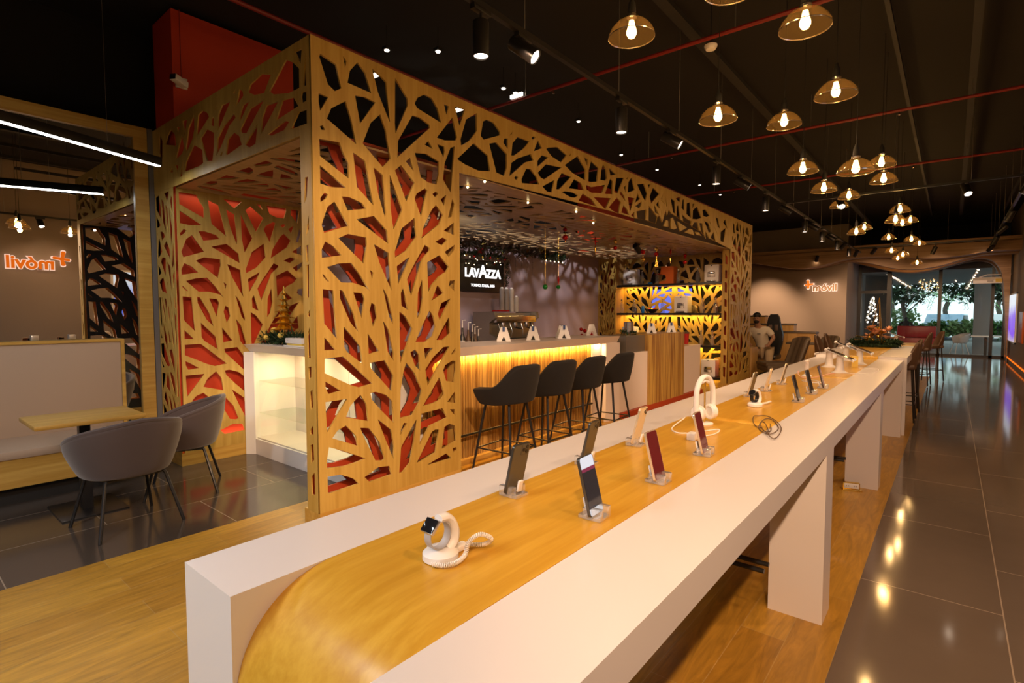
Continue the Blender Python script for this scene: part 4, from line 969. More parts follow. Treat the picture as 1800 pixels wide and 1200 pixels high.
def watch_display(loc, yaw, strap, face, lbs, lbw, square=True, rc=1.0):
    s = empty('watch_stand', loc, lbs, 'stand', rz=yaw)
    # local: watch faces -x
    MB().lathe([(.036, 0), (.044, .002), (.044, .016), (.036, .024), (.02, .027)], 32, (0, 0, 0)).build('base', M['plwhite'], s)
    arm = spline([(.016, 0, .02), (.036, 0, .035), (.040, 0, .065), (.022, 0, .095), (-.006, 0, .100)], 6)
    b = MB().tube(arm, [.016 - .006 * k / (len(arm) - 1) for k in range(len(arm))], 12); b.bm.transform(Matrix.Diagonal((1, 1.5, 1, 1))); b.build('arm', M['plwhite'], s)
    MB().box((.035, -.013, 0), (.085, .013, .014), .004).build('plug_block', M['plwhite'], s)
    if square:
        pth = spline([(-.045, -.020, .007), (-.03, -.048, .008), (.0, -.058, .008), (.035, -.050, .012), (.05, -.045, .035), (.075, -.060, .052), (.105, -.070, .035), (.11, -.045, .012), (.08, -.010, .010)], 6)
        MB().tube(coil(pth, .0046, 62, .001, 8), .0019, 5).build('coiled_cord', M['plwhite'], s)
    else: MB().tube(spline([(.08, 0, .008), (.12, -.01, .01), (.16, -.005, .012), (.19, .0, .010)], 5), [.006] * 16, 8).build('cord', M['plwhite'], s)
    w_ = empty('smartwatch', loc, lbw, 'watch', rz=yaw)
    M4 = Matrix.Translation((-.030, 0, .088)) @ Matrix.Rotation(math.radians(-48), 4, 'Y')
    if square:
        b = MB().box((-.016, -.019, -.004), (.016, .019, .005), .004); b.bm.transform(M4 @ Matrix.Scale(1.15, 4)); b.build('case', M['silver'], w_)
        b = MB().box((-.0145, -.0175, .0045), (.0145, .0175, .0062), .0012); b.bm.transform(M4 @ Matrix.Scale(1.15, 4)); b.build('screen', scr_dark, w_)
    else:
        b = MB().lathe([(.020, -.005), (.022, -.003), (.022, .005), (.020, .007)], 28); b.bm.transform(M4); b.build('case', M['black'], w_)
        b = MB().lathe([(.0185, .0065), (.0185, .0075)], 28); b.bm.transform(M4); b.build('screen', scr_dark, w_)
    # strap loop in local xz plane
    lp = []
    for k in range(25):
        a = math.radians(165 + 285 * k / 24); lp.append(Vector((-.004 + .031 * math.cos(a) - .004, 0, .062 + .033 * math.sin(a))))
    b = MB()
    rows = []
    for p in lp:
        d = (p - Vector((-.008, 0, .062))).normalized()
        rows.append([b.bm.verts.new(p + Vector((0, y_, 0)) + d * q) for y_, q in ((-.012, 0), (.012, 0), (.012, .002), (-.012, .002))])
    for A, B in zip(rows, rows[1:]):
        for k in range(4): b.bm.faces.new((A[k], A[(k + 1) % 4], B[(k + 1) % 4], B[k]))
    b.build('strap', strap, w_, ang=50)
watch_display((-.945, .875, TZ + .0015), math.radians(88), M['plgrey'], None, 'white stand with a coiled white cord, nearest on the oak strip', 'silver square smartwatch with grey strap on the nearest white stand')
watch_display((-.952, 3.60, TZ + .0015), math.radians(75), M['black'], None, 'white stand with a straight cord behind the loose cable', 'black round smartwatch on the white stand behind the loose cable', square=False)

# ------------------------------------------------------------------ headphones
HX, HY = -1.01, 2.86
hs = empty('headphone_stand', (HX, HY, TZ + .0015), 'slim white stand carrying the white headphones', 'stand', rz=-.3)
MB().lathe([(.045, 0), (.045, .006), (.040, .009)], 28).build('base', M['plwhite'], hs)
MB().tube([(0, 0, .008), (0, 0, .228)], .0045, 8).build('post', M['gold'], hs)
MB().tube(spline([(0, -.03, .222), (0, 0, .232), (0, .03, .222)], 5), .008, 8).build('cradle', M['plwhite'], hs)
hp = empty('headphones', (HX, HY, TZ + .0015), 'white over-ear headphones standing upright on the table', 'headphones', rz=-.3)
pts = spline([(0, -.070, .075), (0, -.071, .13), (0, -.064, .195), (0, -.034, .243), (0, 0, .255), (0, .034, .243), (0, .064, .195), (0, .071, .13), (0, .070, .075)], 5)
b = MB().tube(pts, .0125, 12); b.bm.transform(Matrix.Diagonal((1.25, 1, 1, 1))); b.build('headband', M['plwhite'], hp)
for s_ in (-1, 1):
    b = MB().lathe([(.012, -.006), (.034, -.005), (.041, .004), (.041, .016), (.036, .024), (.015, .026)], 28, (0, s_ * .066, .062), (0, -s_, 0)); b.build('ear_cup', M['plwhite'], hp)
    b = MB(); b.tube([Vector((.028 * math.cos(a), s_ * .040, .062 + .032 * math.sin(a))) for a in [2 * PI * k / 20 for k in range(20)]], .010, 8, closed=True); b.build('ear_cushion', M['plwhite'], hp)
tag(MB().tube(spline([(-1.08, 2.76, .99), (-1.09, 2.62, .958), (-1.03, 2.55, .954), (-.97, 2.60, .954), (-.90, 2.75, .954), (-.88, 2.63, .954), (-.93, 2.50, .954)], 8), .0032, 8).build('cable', M['plwhite']), 'thin white cable curling around the foot of the headphones', 'cable')
b = tag(MB().box((-.945, 2.44, TZ + .0015), (-.905, 2.49, TZ + .035), .004).build('cable_plug', M['plwhite']), 'small white cube plug in front of the headphones', 'plug')
# loose black cable
cp_ = [pz(x_, y_, TZ + .006) for x_, y_ in ((1340, 751), (1330, 750), (1324, 742), (1325, 733), (1333, 730), (1348, 731), (1362, 739), (1371, 749), (1373, 756), (1366, 768), (1358, 771), (1350, 765), (1346, 757), (1352, 762), (1345, 745), (1337, 744), (1334, 752), (1342, 760), (1352, 764), (1364, 760), (1368, 750), (1358, 738), (1345, 737), (1337, 746), (1344, 757), (1355, 757), (1354, 746))]
for k, p in enumerate(cp_): p.z = TZ + .0045 + .0022 * (k % 4)
tag(MB().tube(spline(cp_, 7), .0024, 6).build('cable', M['brownleather']), 'loose black cable coiled on the white front strip', 'cable')
# tablets on tilted stands
def tablet_stand(loc, yaw, tilt, lb1, lb2, cord=None):
    s = empty('tablet_stand', loc, lb1, 'stand', 'white tablet stands', rz=yaw)
    MB().lathe([(.075, 0), (.075, .005), (.055, .012), (.04, .03), (.033, .09), (.03, .17)], 28).build('column', M['plwhite'], s)
    t = empty('tablet', Vector(loc) + Vector((0, 0, .175)), lb2, 'tablet', 'tablets on white stands')
    t.rotation_euler = (0, tilt, yaw)
    MB().box((-.125, -.09, 0), (.125, .09, .009), .003).build('body', M['plgrey'], t)
    MB().box((-.120, -.085, .009), (.120, .085, .0102)).build('screen', scr_dark, t)
    for a in (-1, 1):
        for c in (-1, 1): MB().box((a * .125 - .012, c * .07 - .012, -.008), (a * .125 + .012, c * .07 + .012, .016), .004).build('holder_clip', M['plwhite'], t)
for i, (x_, y_, yaw, tl, n_) in enumerate([(-.84, 6.13, .0, .40, 'nearest, tilted down to the aisle'), (-1.02, 6.70, PI, .30, 'left one, tilted down to the lounge'), (-.80, 7.25, 0, .40, 'right one, behind the nearest'), (-1.0, 7.75, .1, .40, 'farthest of the group')]):
    tablet_stand((x_, y_, TZ + .0015), yaw, tl, 'white conical tablet stand, ' + n_, 'tablet on a white conical stand, ' + n_)
tablet_stand((-.80, 12.4, .9415), .1, .35, 'white stand on the far oak table', 'dark tablet on the far oak table')
# white pedestal stand with earbuds cable
s = empty('earphone_stand', (-1.035, 5.62, TZ + .0015), 'white T-shaped stand with a pink cord left of the tablets', 'stand')
MB().lathe([(.045, 0), (.04, .008), (.018, .02), (.015, .13), (.02, .14)], 24).build('column', M['plwhite'], s)
MB().box((-.012, -.06, .138), (.012, .06, .15), .004).build('crossbar', M['plwhite'], s)
MB().tube(spline([(0, -.055, .145), (.02, -.06, .12), (0, -.055, .138)], 5), .003, 6).build('hook', M['plwhite'], s)
tag(MB().tube(spline([(-1.10, 5.58, 1.0), (-1.08, 5.50, .97), (-1.02, 5.42, .955), (-.95, 5.50, .955), (-.90, 5.9, .955), (-.86, 6.0, .955)], 6), .004, 6).build('cable', mat('pink_cord', (.8, .5, .42), .5)), 'pinkish cord between the T-shaped stand and the tablets', 'cable')
wp = [(-.96, 5.30), (-.99, 5.18), (-.93, 5.08), (-.86, 5.14), (-.90, 5.26), (-.97, 5.22), (-.93, 5.12), (-.85, 5.08), (-.82, 5.18), (-.88, 5.22)]
tag(MB().tube(spline([(a, b, .9545 + .002 * (k % 3)) for k, (a, b) in enumerate(wp)], 6), .0035, 6).build('cable', M['plwhite']), 'white cable bundle on the oak strip before the T-shaped stand', 'cable')
tag(MB().tube(spline([(-.82, 6.05, .957), (-.62, 6.2, .955), (-.56, 6.5, .955), (-.60, 6.8, .955), (-.75, 6.75, .955)], 6), .003, 6).build('cable', M['plwhite']), 'white power cable looping from the nearest tablet stand', 'cable')
tag(MB().box((-.83, 6.86, TZ + .0015), (-.77, 6.862, 1.07)).build('price_card', M['yellowpaper'], smooth=False), 'small yellow card standing between the tablet stands', 'card')
# floor power outlet
o = empty('power_outlet', (-.63, 5.43, .004), 'brass floor outlet box with white sockets beside the table leg', 'outlet', rz=math.radians(18))
MB().box((-.075, -.05, 0), (.075, .05, .008), .002).build('base', M['gold'], o)
MB().box((-.065, -.012, .006), (.065, .03, .062), .004).build('body', M['gold'], o)
MB().box((-.055, -.018, .014), (.055, -.011, .056), .002).build('socket_plate', M['plwhite'], o)
for xx in (-.03, .03):
    for dx in (-.008, .008): MB().box((xx + dx - .0015, -.0195, .030), (xx + dx + .0015, -.0175, .042)).build('slot', M['black'], o)

# ------------------------------------------------------------------ wreath, gold wire tree, far oak table
def foliage(name, mat_, pts, rad, n, l, w_, parent=None, flat=.6):
    b = MB()
    for c in pts:
        for _ in range(n):
            d = Vector((random.gauss(0, 1), random.gauss(0, 1), random.gauss(.25, .6))).normalized()
            p = Vector(c) + Vector((random.uniform(-1, 1), random.uniform(-1, 1), random.uniform(-.3, 1) * flat)) * rad
            b.leaf(p, d, l * random.uniform(.6, 1.2), w_)
    return b.build(name, mat_, parent, smooth=False)
wr = empty('christmas_wreath', (-.95, 10.5, .987), 'green Christmas wreath with peach and gold flowers on the taller white table', 'wreath')
ring = [(.30 * math.cos(a), .22 * math.sin(a), .035) for a in [2 * PI * k / 22 for k in range(22)]]
MB().tube([Vector(p) for p in ring], .03, 8, closed=True).build('ring', M['pine'], wr)
foliage('needles', M['pine'], [(x, y, .05) for x, y, z in ring], .05, 60, .09, .012, wr)
for k in range(8):
    a = 2 * PI * k / 8 + .3; c = (.26 * math.cos(a), .19 * math.sin(a), .09 + .05 * (k % 2))
    b = MB()
    for j in range(9): b.leaf(c, (math.cos(j * .7), math.sin(j * .7), .35), .085, .03)
    b.build('flower', M['pinkflower'] if k % 3 else M['gold'], wr, smooth=False)
for k in range(16):
    c = (random.uniform(-.16, .20), random.uniform(-.10, .16), random.uniform(.12, .30)); b = MB()
    for j in range(9): b.leaf(c, (math.cos(j * .7) + .3 * math.sin(k), math.sin(j * .7) - .4, .75 + .5 * math.cos(j * .7 + k)), .09, .035)
    b.build('flower', M['pinkflower'] if k % 4 else M['gold'], wr, smooth=False)
for k in range(6): MB().ball((.12 * math.cos(k), .10 * math.sin(k * 1.3), .07 + .02 * k), .035).build('bauble', M['gold'], wr)
et = empty('wire_tree', (-.97, 10.42, .987), 'slim gold A-frame easel standing in the wreath', 'decoration')
top = Vector((.04, .25, .80))
for k, p in enumerate(((-.09, .10, 0), (.12, .02, 0), (.05, .42, 0))): MB().tube([p, top], .006, 6).build('leg', M['gold'], et)
MB().tube([Vector((-.09, .10, 0)).lerp(top, .33) + Vector((-.02, 0, 0)), Vector((.12, .02, 0)).lerp(top, .33) + Vector((.02, 0, 0))], .006, 6).build('crossbar', M['gold'], et)
MB().tube([Vector((-.09, .10, 0)).lerp(top, .62), Vector((.12, .02, 0)).lerp(top, .62)], .004, 6).build('crossbar', M['gold'], et)
ft = empty('oak_table', (-.9, 12.55, .004), 'square oak table with rounded corners beyond the white tables', 'table')
MB().box((-.5, -.45, .85), (.5, .65, .937), .03).build('table_top', M['oak_y'], ft)
for a in (-.42, .42):
    for c in (-.37, .57): MB().box((a - .03, c - .03, 0), (a + .03, c + .03, .85)).build('leg', M['black'], ft)
# ------------------------------------------------------------------ lit signs
def cross_outline(s):
    """four-armed leaning plus sign with rounded unequal arms"""
    pts = []
    arms = [(100, .58, .17), (8, .60, .12), (-98, .50, .17), (-172, .48, .12)]
    for i, (a, L_, w_) in enumerate(arms):
        a = math.radians(a); d = Vector((math.cos(a), math.sin(a))); n = Vector((-d.y, d.x))
        seq = []
        for k in range(7):
            t = PI / 2 - PI * k / 6; seq.append(d * (L_ + w_ * math.cos(t) * .7) + n * (w_ * math.sin(t)))
        pts += [tuple(q * s) for q in seq]
        a2 = math.radians(arms[(i + 1) % 4][0]); mid = (d + Vector((math.cos(a2), math.sin(a2)))).normalized() * .17 * s
        pts.append(tuple(mid))
    return pts
def movil(loc_m, label, front):
    r = empty('wall_sign', loc_m.to_translation(), label, 'sign', 'backlit wall signs')
    L_ = Matrix.Translation(-loc_m.to_translation())
    # halo behind, face in front
    text_mesh('letter_halo', 'm\u00f3vil', .34, M['signpink'], L_ @ loc_m @ Matrix.Translation((.14, -.05, .0)), r, .012, bold=.026)
    text_mesh('letters', 'm\u00f3vil', .34, front, L_ @ loc_m @ Matrix.Translation((.14, -.05, .02)), r, .006, bold=.010)
    c = [(x, y) for x, y in cross_outline(.27)]; c2 = [(x, y) for x, y in cross_outline(.23)]
    sheet('plus_halo', c[::-1], [], .024, L_ @ loc_m @ Matrix.Translation((-.36, .07, .0)), M['signpink'], r)
    sheet('plus', c2[::-1], [], .012, L_ @ loc_m @ Matrix.Translation((-.36, .07, .024)), M['signorange'], r)
    return r
movil(Matrix.Translation((-3.60, 21.41, 2.45)) @ Matrix.Rotation(PI / 2, 4, 'X'), 'glowing lettered wall sign with a plus on the far lounge wall', mat('sign_face_pale', (.55, .35, .2), .5))
movil(Matrix.Translation((1.385, 2.36, 2.60)) @ Matrix.Rotation(-PI / 2, 4, 'Z') @ Matrix.Rotation(PI / 2, 4, 'X'), 'glowing orange lettered sign with a plus on the aisle wall, seen mirrored', M['signorange'])
l = lamp('sign_wash', 'SPOT', (.3, 2.4, 3.35), 45, WARM, None, spot_size=math.radians(75), spot_blend=.9, shadow_soft_size=.05); aim(l, (1, 0, -1.15))

# lit posters on the aisle wall
def poster(y0, y1, z0, z1, lb, col, st_):
    r = empty('light_poster', (1.415, y0, z0), lb, 'poster', 'lit posters on the aisle wall')
    m = bpy.data.materials.new('poster_image'); m.use_nodes = True; N, L, b = nodes(m)
    tc = N.new('ShaderNodeTexCoord'); sp = N.new('ShaderNodeSeparateXYZ'); n = N.new('ShaderNodeTexNoise'); n.inputs['Scale'].default_value = 3
    L.new(tc.outputs['Generated'], n.inputs[0]); L.new(tc.outputs['Generated'], sp.inputs[0])
    a = N.new('ShaderNodeMath'); a.operation = 'MULTIPLY_ADD'; a.inputs[1].default_value = .45; L.new(n.outputs['Fac'], a.inputs[0]); L.new(sp.outputs['Z'], a.inputs[2])
    rp = ramp(N, [(.2, (.55, .45, .5)), (.42, col), (.75, (col[0] * .9 + .1, col[1] + .1, col[2])), (1.0, (.75, .80, .85))]); L.new(a.outputs[0], rp.inputs[0])
    b.inputs['Base Color'].default_value = (.02, .02, .03, 1); L.new(rp.outputs[0], b.inputs['Emission Color']); b.inputs['Emission Strength'].default_value = st_
    MB().box((-.03, .04, .04), (-.02, y1 - y0 - .04, z1 - z0 - .04)).build('picture', m, r, smooth=False)
    fr = MB(); fr.box((-.035, 0, 0), (0, y1 - y0, .04)); fr.box((-.035, 0, z1 - z0 - .04), (0, y1 - y0, z1 - z0)); fr.box((-.035, 0, 0), (0, .04, z1 - z0)); fr.box((-.035, y1 - y0 - .04, 0), (0, y1 - y0, z1 - z0))
    fr.build('frame', M['plwhite'], r, smooth=False)
poster(20.6, 23.2, .64, 2.10, 'tall lit poster with a purple picture near the glass front', (.22, .06, .75), 1.0)
poster(3.55, 4.75, 1.3, 2.5, 'lit blue screen on the aisle wall, glimpsed in the mirror', (.10, .18, .85), 1.3)
for y0, y1, z0, z1, lb in ((23.4, 23.9, .9, 1.45, 'small orange-red panel left of the purple poster'), (18.6, 19.6, .75, 1.55, 'orange-red cabinet on the wall at the right photo edge')):
    r = tag(MB().box((1.38, y0, z0), (1.42, y1, z1), .004).build('wall_cabinet', M['orangeplastic']), lb, 'cabinet', 'orange-red wall panels')
ac = empty('air_curtain', (.95, 23.4, 2.48), 'white air conditioner unit high beside the glass door', 'air conditioner')
MB().prism([(-.1, .0), (.12, 0), (.14, .06), (.14, .2), (-.02, .2), (-.1, .1)], 'x', -.45, .35).build('body', M['plwhite'], ac)
MB().box((-.1, -.112, .04), (.05, -.095, .12)).build('label_panel', M['plgrey'], ac); MB().box((.10, -.112, .04), (.28, -.095, .14)).build('label_panel', M['yellowpaper'], ac)
MB().tube([(-.3, 0, .20), (-.1, 0, .28), (.47, 0, .28)], .02).build('pipe', M['plwhite'], ac)
MB().box((.42, -.05, -.1), (.46, .05, .36)).build('bracket', M['plwhite'], ac)

# ------------------------------------------------------------------ coffee brand light box, garlands
lb_ = empty('light_box_sign', (-6.38, 6.90, 2.18), 'black light box sign with white capital letters over the coffee machine', 'sign')
MB().box((0, -.56, -.27), (.06, .56, .27), .006).build('case', M['black'], lb_)
FX = Matrix.Rotation(PI / 2, 4, 'Z') @ Matrix.Rotation(PI / 2, 4, 'X')
sgn = M['signwhite']
for ch_, xo, sz, dz in (('L', -.405, .20, 0), ('A', -.285, .20, 0), ('V', -.165, .20, 0), ('A', .0, .30, .028), ('Z', .150, .20, 0), ('Z', .265, .20, 0), ('A', .395, .20, 0)):
    text_mesh('letter', ch_, sz, sgn, Matrix.Translation((.064, xo, .04 + dz)) @ FX, lb_, .003, bold=.009)
text_mesh('small_text', 'TORINO, ITALIA, 1895', .062, sgn, Matrix.Translation((.064, 0, -.165)) @ FX, lb_, .002, bold=.002)
gd = empty('garland', (-6.30, 6.90, 2.45), 'fir garland with small lights draped around the black light box sign', 'garland')
pth = [(.02, -.58 + .05 * k, .04 + .05 * abs(math.sin(k * .27))) for k in range(24)] + [(.02, .60, -.05 * k) for k in range(9)]
foliage('needles', M['pine'], pth, .035, 26, .07, .008, gd)
for k in range(26):
    p = (.07, -.56 + 1.14 * random.random(), -.05 + random.uniform(-.14, .10)); MB().ball(p, .008, 1).build('light', M['fairy'] if k % 4 else M['redshiny'], gd)
for k in range(6): MB().ball((.06, -.5 + .2 * k, .05), .022, 2).build('bauble', M['redshiny'] if k % 2 else M['gold'], gd)
star = []
for k in range(10): a = PI / 2 + PI * k / 5; q = .11 if k % 2 == 0 else .045; star.append((q * math.cos(a), q * math.sin(a)))
s = sheet('star', star[::-1], [], .02, Matrix.Translation((.03, -.14, .17)) @ FX, M['redplastic'], gd)
gt = empty('garland', (-6.24, 4.2, 2.68), 'thick garland of dried leaves and ribbons under the oak ceiling', 'garland')
pts_ = [(.04, .14 * k, -.03 - .03 * math.sin(k)) for k in range(33)]
foliage('leaves', M['brownleather'], pts_, .07, 16, .14, .03, gt); foliage('pale_leaves', M['gold'], pts_[::3], .06, 5, .13, .03, gt); foliage('needles', M['pine'], pts_, .07, 16, .11, .01, gt)
g2 = empty('garland', (-6.20, 8.85, 2.64), 'dark fir bunch hanging at the end of the ceiling garland', 'garland')
foliage('needles', M['pine'], [(0, -.35 + .1 * k, -.02) for k in range(8)], .08, 60, .12, .012, g2)
for k in range(5): MB().ball((.05, -.3 + .14 * k, -.08), .012, 1).build('light', M['fairy'], g2)
TW = ['beside the light box', 'second from the light box', 'third from the light box', 'fourth from the light box', 'fifth from the light box', 'sixth from the light box', 'seventh from the light box', 'eighth from the light box', 'ninth from the light box', 'tenth from the light box', 'eleventh from the light box', 'next to last toward the fir bunch', 'nearest the dark fir bunch']
for k in range(13):
    y_ = 6.2 + k * .17; L_ = .25 + .35 * ((k * 37) % 10) / 10
    b = MB().tube([(0, 0, 0), (0, 0, -L_)], .0025, 4)
    for j in range(int(L_ / .05)): b.leaf((0, 0, -.05 * j), (0, 1 if j % 2 else -1, -.5), .03, .008)
    tag(b.build('hanging_twig', M['bark'], smooth=False), 'thin leafy string hanging from the garland, ' + TW[k], 'garland string', 'leafy strings of the garland').location = (-6.26, y_, 2.66)
# strings with baubles
ST = [(6.28, [(2.85, 'r', .03), (2.75, 'r', .03), (2.59, 'r', .04)], 'string of three red baubles, nearest the oak panel'), (7.1, [(2.62, 'R', 0), (2.49, 'G', 0)], 'hanging red and gold drop ornament'),
(7.72, [(2.68, 'g', .035), (2.58, 'r', .035)], 'string with a gold heart over a red bauble'), (8.71, [(2.60, 'r', .042), (2.47, 'g', .042)], 'string with a red bauble over a gold one'),
(9.26, [(2.72, 'g', .035), (2.61, 'r', .042), (2.44, 'T', 0)], 'string ending in a small gold tree'), (9.9, [(2.70, 'R', 0), (2.55, 'G', 0)], 'red and gold drop ornament before the shelves'),
(10.62, [(2.74, 'r', .035), (2.66, 'r', .030), (2.56, 'r', .042)], 'string of three red baubles, nearest the right oak column'), (5.81, [(1.89, 'n', .035)], 'long string with a green bauble over the bar'), (6.12, [(1.98, 'R', 0), (1.90, 'n', .03)], 'long string with a red ribbon and a green bauble')]
for y_, items, lb in ST:
    items = [(min(z, 2.70), k, q) for z, k, q in items]
    r = empty('hanging_ornament', (-4.2, y_, 2.78), lb, 'ornament', 'Christmas ornaments over the bar')
    MB().tube([(0, 0, 0), (0, 0, items[-1][0] - 2.78 - .05)], .0015, 4).build('string', M['gold'], r)
    for z, k, q in items:
        zz = z - 2.78
        if k in 'rgn':
            MB().ball((0, 0, zz), q, 2).build('bauble', {'r': M['redshiny'], 'g': M['gold'], 'n': M['greenshiny']}[k], r); MB().lathe([(.008, 0), (.008, .014)], 8, (0, 0, zz + q)).build('cap', M['gold'], r)
        elif k in 'RG': MB().lathe([(.002, -.07), (.016, .02), (.012, .05), (.002, .07)], 10, (0, 0, zz)).build('drop', M['redshiny'] if k == 'R' else M['gold'], r)
        else:
            sheet('tree_shape', [(-.09, -.06), (-.05, 0), (-.065, 0), (-.03, .06), (-.04, .06), (0, .13), (.04, .06), (.03, .06), (.065, 0), (.05, 0), (.09, -.06)][::-1], [], .012, Matrix.Translation((0, 0, zz)) @ FX, M['gold'], r)
for i, (x_, y_) in enumerate(((852, 319), (928, 356), (1013, 372), (1043, 392), (822, 329))):
    p = pz(x_, y_, 2.76)
    tag(MB().ball((0, 0, 0), .012, 2).build('ceiling_dot_light', M['dot']), ['tiny bulb under the oak ceiling, %s' % q for q in ('second from the panel', 'third from the panel', 'fourth from the panel', 'farthest', 'nearest the oak panel')][i], 'bulb', 'tiny bulbs under the oak ceiling').location = p
l = lamp('bar_ceiling_uplight', 'SPOT', (-5.2, 4.6, 1.9), 26, (1, .95, .9), None, spot_size=math.radians(75), spot_blend=.8, shadow_soft_size=.03); aim(l, (-.15, .35, 1))  # unseen mid-air uplight for the bright sheen on the bar ceiling

# ------------------------------------------------------------------ things on the bar
def a_sign(loc, rz, lb, s_=1.0, plain=False):
    r = empty('letter_display', loc, lb, 'table sign', 'white A-shaped table signs', rz=rz)
    f = [(-.085, 0), (-.035, .17), (.035, .17), (.085, 0)]; n_ = [(-.030, .004), (0, .06), (.030, .004)]
    for q, tl in ((-1, .16), (1, -.16)):
        T = Matrix.Translation((0, q * .028, 0)) @ Matrix.Rotation(tl * -1, 4, 'X') @ Matrix.Rotation(PI / 2, 4, 'X')
        sheet('face', f[::-1], [n_], .003, T, M['paper'] if not plain else M['acrylic'], r)
    if not plain: MB().box((-.014, -.024, .115), (.014, .024, .172)).build('blue_tab', M['bluetab'], r); MB().prism([(-.024, .002), (0, .05), (.024, .002)], 'y', -.018, .018).build('inner_wedge', M['black'], r)
    return r
a_sign((-4.07, 4.80, 1.21), .75, 'white A-shaped card on the bar, leftmost, before the coffee machine')
a_sign((-3.97, 5.24, 1.21), .75, 'white A-shaped card on the bar, second from the left')
a_sign((-3.93, 5.86, 1.21), .75, 'white A-shaped card on the bar, third, with another behind it')
a_sign((-4.06, 6.00, 1.21), .9, 'white A-shaped card half hidden behind the third one')
a_sign((-4.04, 6.74, 1.21), .75, 'clear frame sign at the far end of the bar', plain=True)
a_sign((-3.80, 9.02, 1.20), .85, 'white A-shaped card on the oak cashier box, right one')
a_sign((-3.90, 8.45, 1.20), .4, 'white card sign on the oak cashier box, left one')
def bottle(loc, col, lb, h=.26, pump=True):
    r = empty('syrup_bottle', loc, lb, 'bottle', 'syrup bottles with pumps at the bar')
    MB().lathe([(.032, 0), (.036, .006), (.036, h * .6), (.014, h * .78), (.013, h)], 18).build('glass_body', col, r)
    MB().lathe([(.0365, h * .18), (.0368, h * .5)], 18, capb=False, capt=False).build('label', M['plgrey'], r)
    if pump: MB().tube([(0, 0, h), (0, 0, h + .09), (.05, 0, h + .095)], .006, 8).build('pump', M['plwhite'], r)
    return r
for i, (x_, y_) in enumerate(((813, 602), (825, 601), (834, 600), (841, 600), (849, 600))):
    p = pz(x_, y_ - 1, 1.21); q = ray(x_, y_); p = CAM + q * ((-4.45) / q.x)
    p.z = 1.04; 
    bottle((-4.75 - .02 * i, px(x_, y_, -4.75).y, 1.04), M['black'] if i % 2 == 0 else M['brownleather'], 'dark syrup bottle with white pump behind the bar, ' + ['leftmost', 'second from left', 'middle one', 'fourth from left', 'nearest the coffee machine'][i], h=.32 - .03 * i)
sh = empty('bar_sink_counter', (-4.75, 4.2, 0), 'low dark work counter right behind the bar', 'counter')
MB().box((-.35, -.4, 0), (.2, 2.0, 1.036)).build('body', M['blackmatte'], sh, smooth=False); MB().box((-.35, -.4, 1.02), (.2, 2.0, 1.038)).build('worktop', M['steel'], sh, smooth=False)
em = empty('espresso_machine', (-5.98, 6.55, 1.042), 'grey espresso machine with chrome group heads on the back counter', 'coffee machine')
MB().prism([(-.25, 0), (.25, 0), (.25, .10), (.12, .16), (.12, .34), (.25, .42), (.22, .52), (-.25, .52)], 'y', 0, .06).build('side_panel', M['steel'], em)
MB().prism([(-.25, 0), (.25, 0), (.25, .10), (.12, .16), (.12, .34), (.25, .42), (.22, .52), (-.25, .52)], 'y', 1.14, 1.20).build('side_panel', M['steel'], em)
MB().box((-.25, .06, 0), (.10, 1.14, .50), .01).build('body', M['steel'], em); MB().box((.10, .06, .34), (.23, 1.14, .46), .02).build('head_panel', M['chrome'], em); MB().box((.05, .06, .0), (.26, 1.14, .07), .01).build('drip_tray', M['black'], em)
for k in range(3):
    yy = .28 + .32 * k; MB().lathe([(.035, 0), (.04, .05), (.035, .09)], 16, (.17, yy, .25)).build('group_head', M['chrome'], em); MB().tube([(.18, yy, .25), (.32, yy, .23)], .012, 8).build('portafilter', M['black'], em)
for k in range(4): MB().tube([(.21, .12 + .3 * k, .33), (.26, .12 + .3 * k, .2), (.24, .12 + .3 * k, .09)], .006, 6).build('steam_pipe', M['chrome'], em)
for k, (dy, dz, m_) in enumerate(((.46, 0, 'plgrey'), (.58, 0, 'plgrey'), (.72, 0, 'plwhite'), (.85, 0, 'plwhite'))):
    r = empty('cup_stack', (-5.98, 6.55 + dy, 1.564), 'tall stack of paper cups on the espresso machine, %s' % ['leftmost', 'second', 'third', 'shorter right one'][k], 'cup stack', 'cup stacks on the espresso machine')
    n_ = 14 if k < 3 else 9; b = MB()
    for j in range(n_): b.lathe([(.038, .028 * j), (.045, .028 * j + .026), (.047, .028 * j + .028)], 16, capt=False)
    b.build('cups', M[m_], r); MB().lathe([(.030, .028 * n_), (.02, .028 * n_ + .03)], 16).build('top_cup', M['plwhite'], r)
tag(MB().box((-5.95, 6.72, 1.566), (-5.80, 7.0, 1.59), .005).build('folded_towel', M['redshiny']), 'red folded cloth on top of the espresso machine', 'cloth')
# christmas arrangement on the display case
xt = empty('christmas_arrangement', (-5.48, 2.86, 1.212), 'small golden Christmas tree in a fir arrangement on the display case', 'christmas tree')
foliage('needles', M['pine'], [(-.36 + .06 * k, .02 * math.sin(k * 2), .045) for k in range(14)], .055, 70, .11, .010, xt)
b = MB()
for k in range(7):
    z0 = .16 + .062 * k; R_ = .125 * (1 - k / 7.6)
    b.lathe([(R_, z0), (R_ * .75, z0 + .012), (R_ * .3, z0 + .07), (.008, z0 + .085)], 14)
    for j in range(8): a = 2 * PI * j / 8 + k; b.leaf((R_ * .7 * math.cos(a), R_ * .7 * math.sin(a), z0 + .012), (math.cos(a), math.sin(a), -.3), R_ * .7, .014)
b.tube([(0, 0, .0), (0, 0, .62)], .006, 6); b.build('gold_tree', M['gold'], xt, smooth=False)
foliage('gold_twigs', M['gold'], [(-.25, 0, .1), (.2, -.02, .1), (.3, 0, .12), (-.32, 0, .05)], .04, 10, .14, .004, xt)
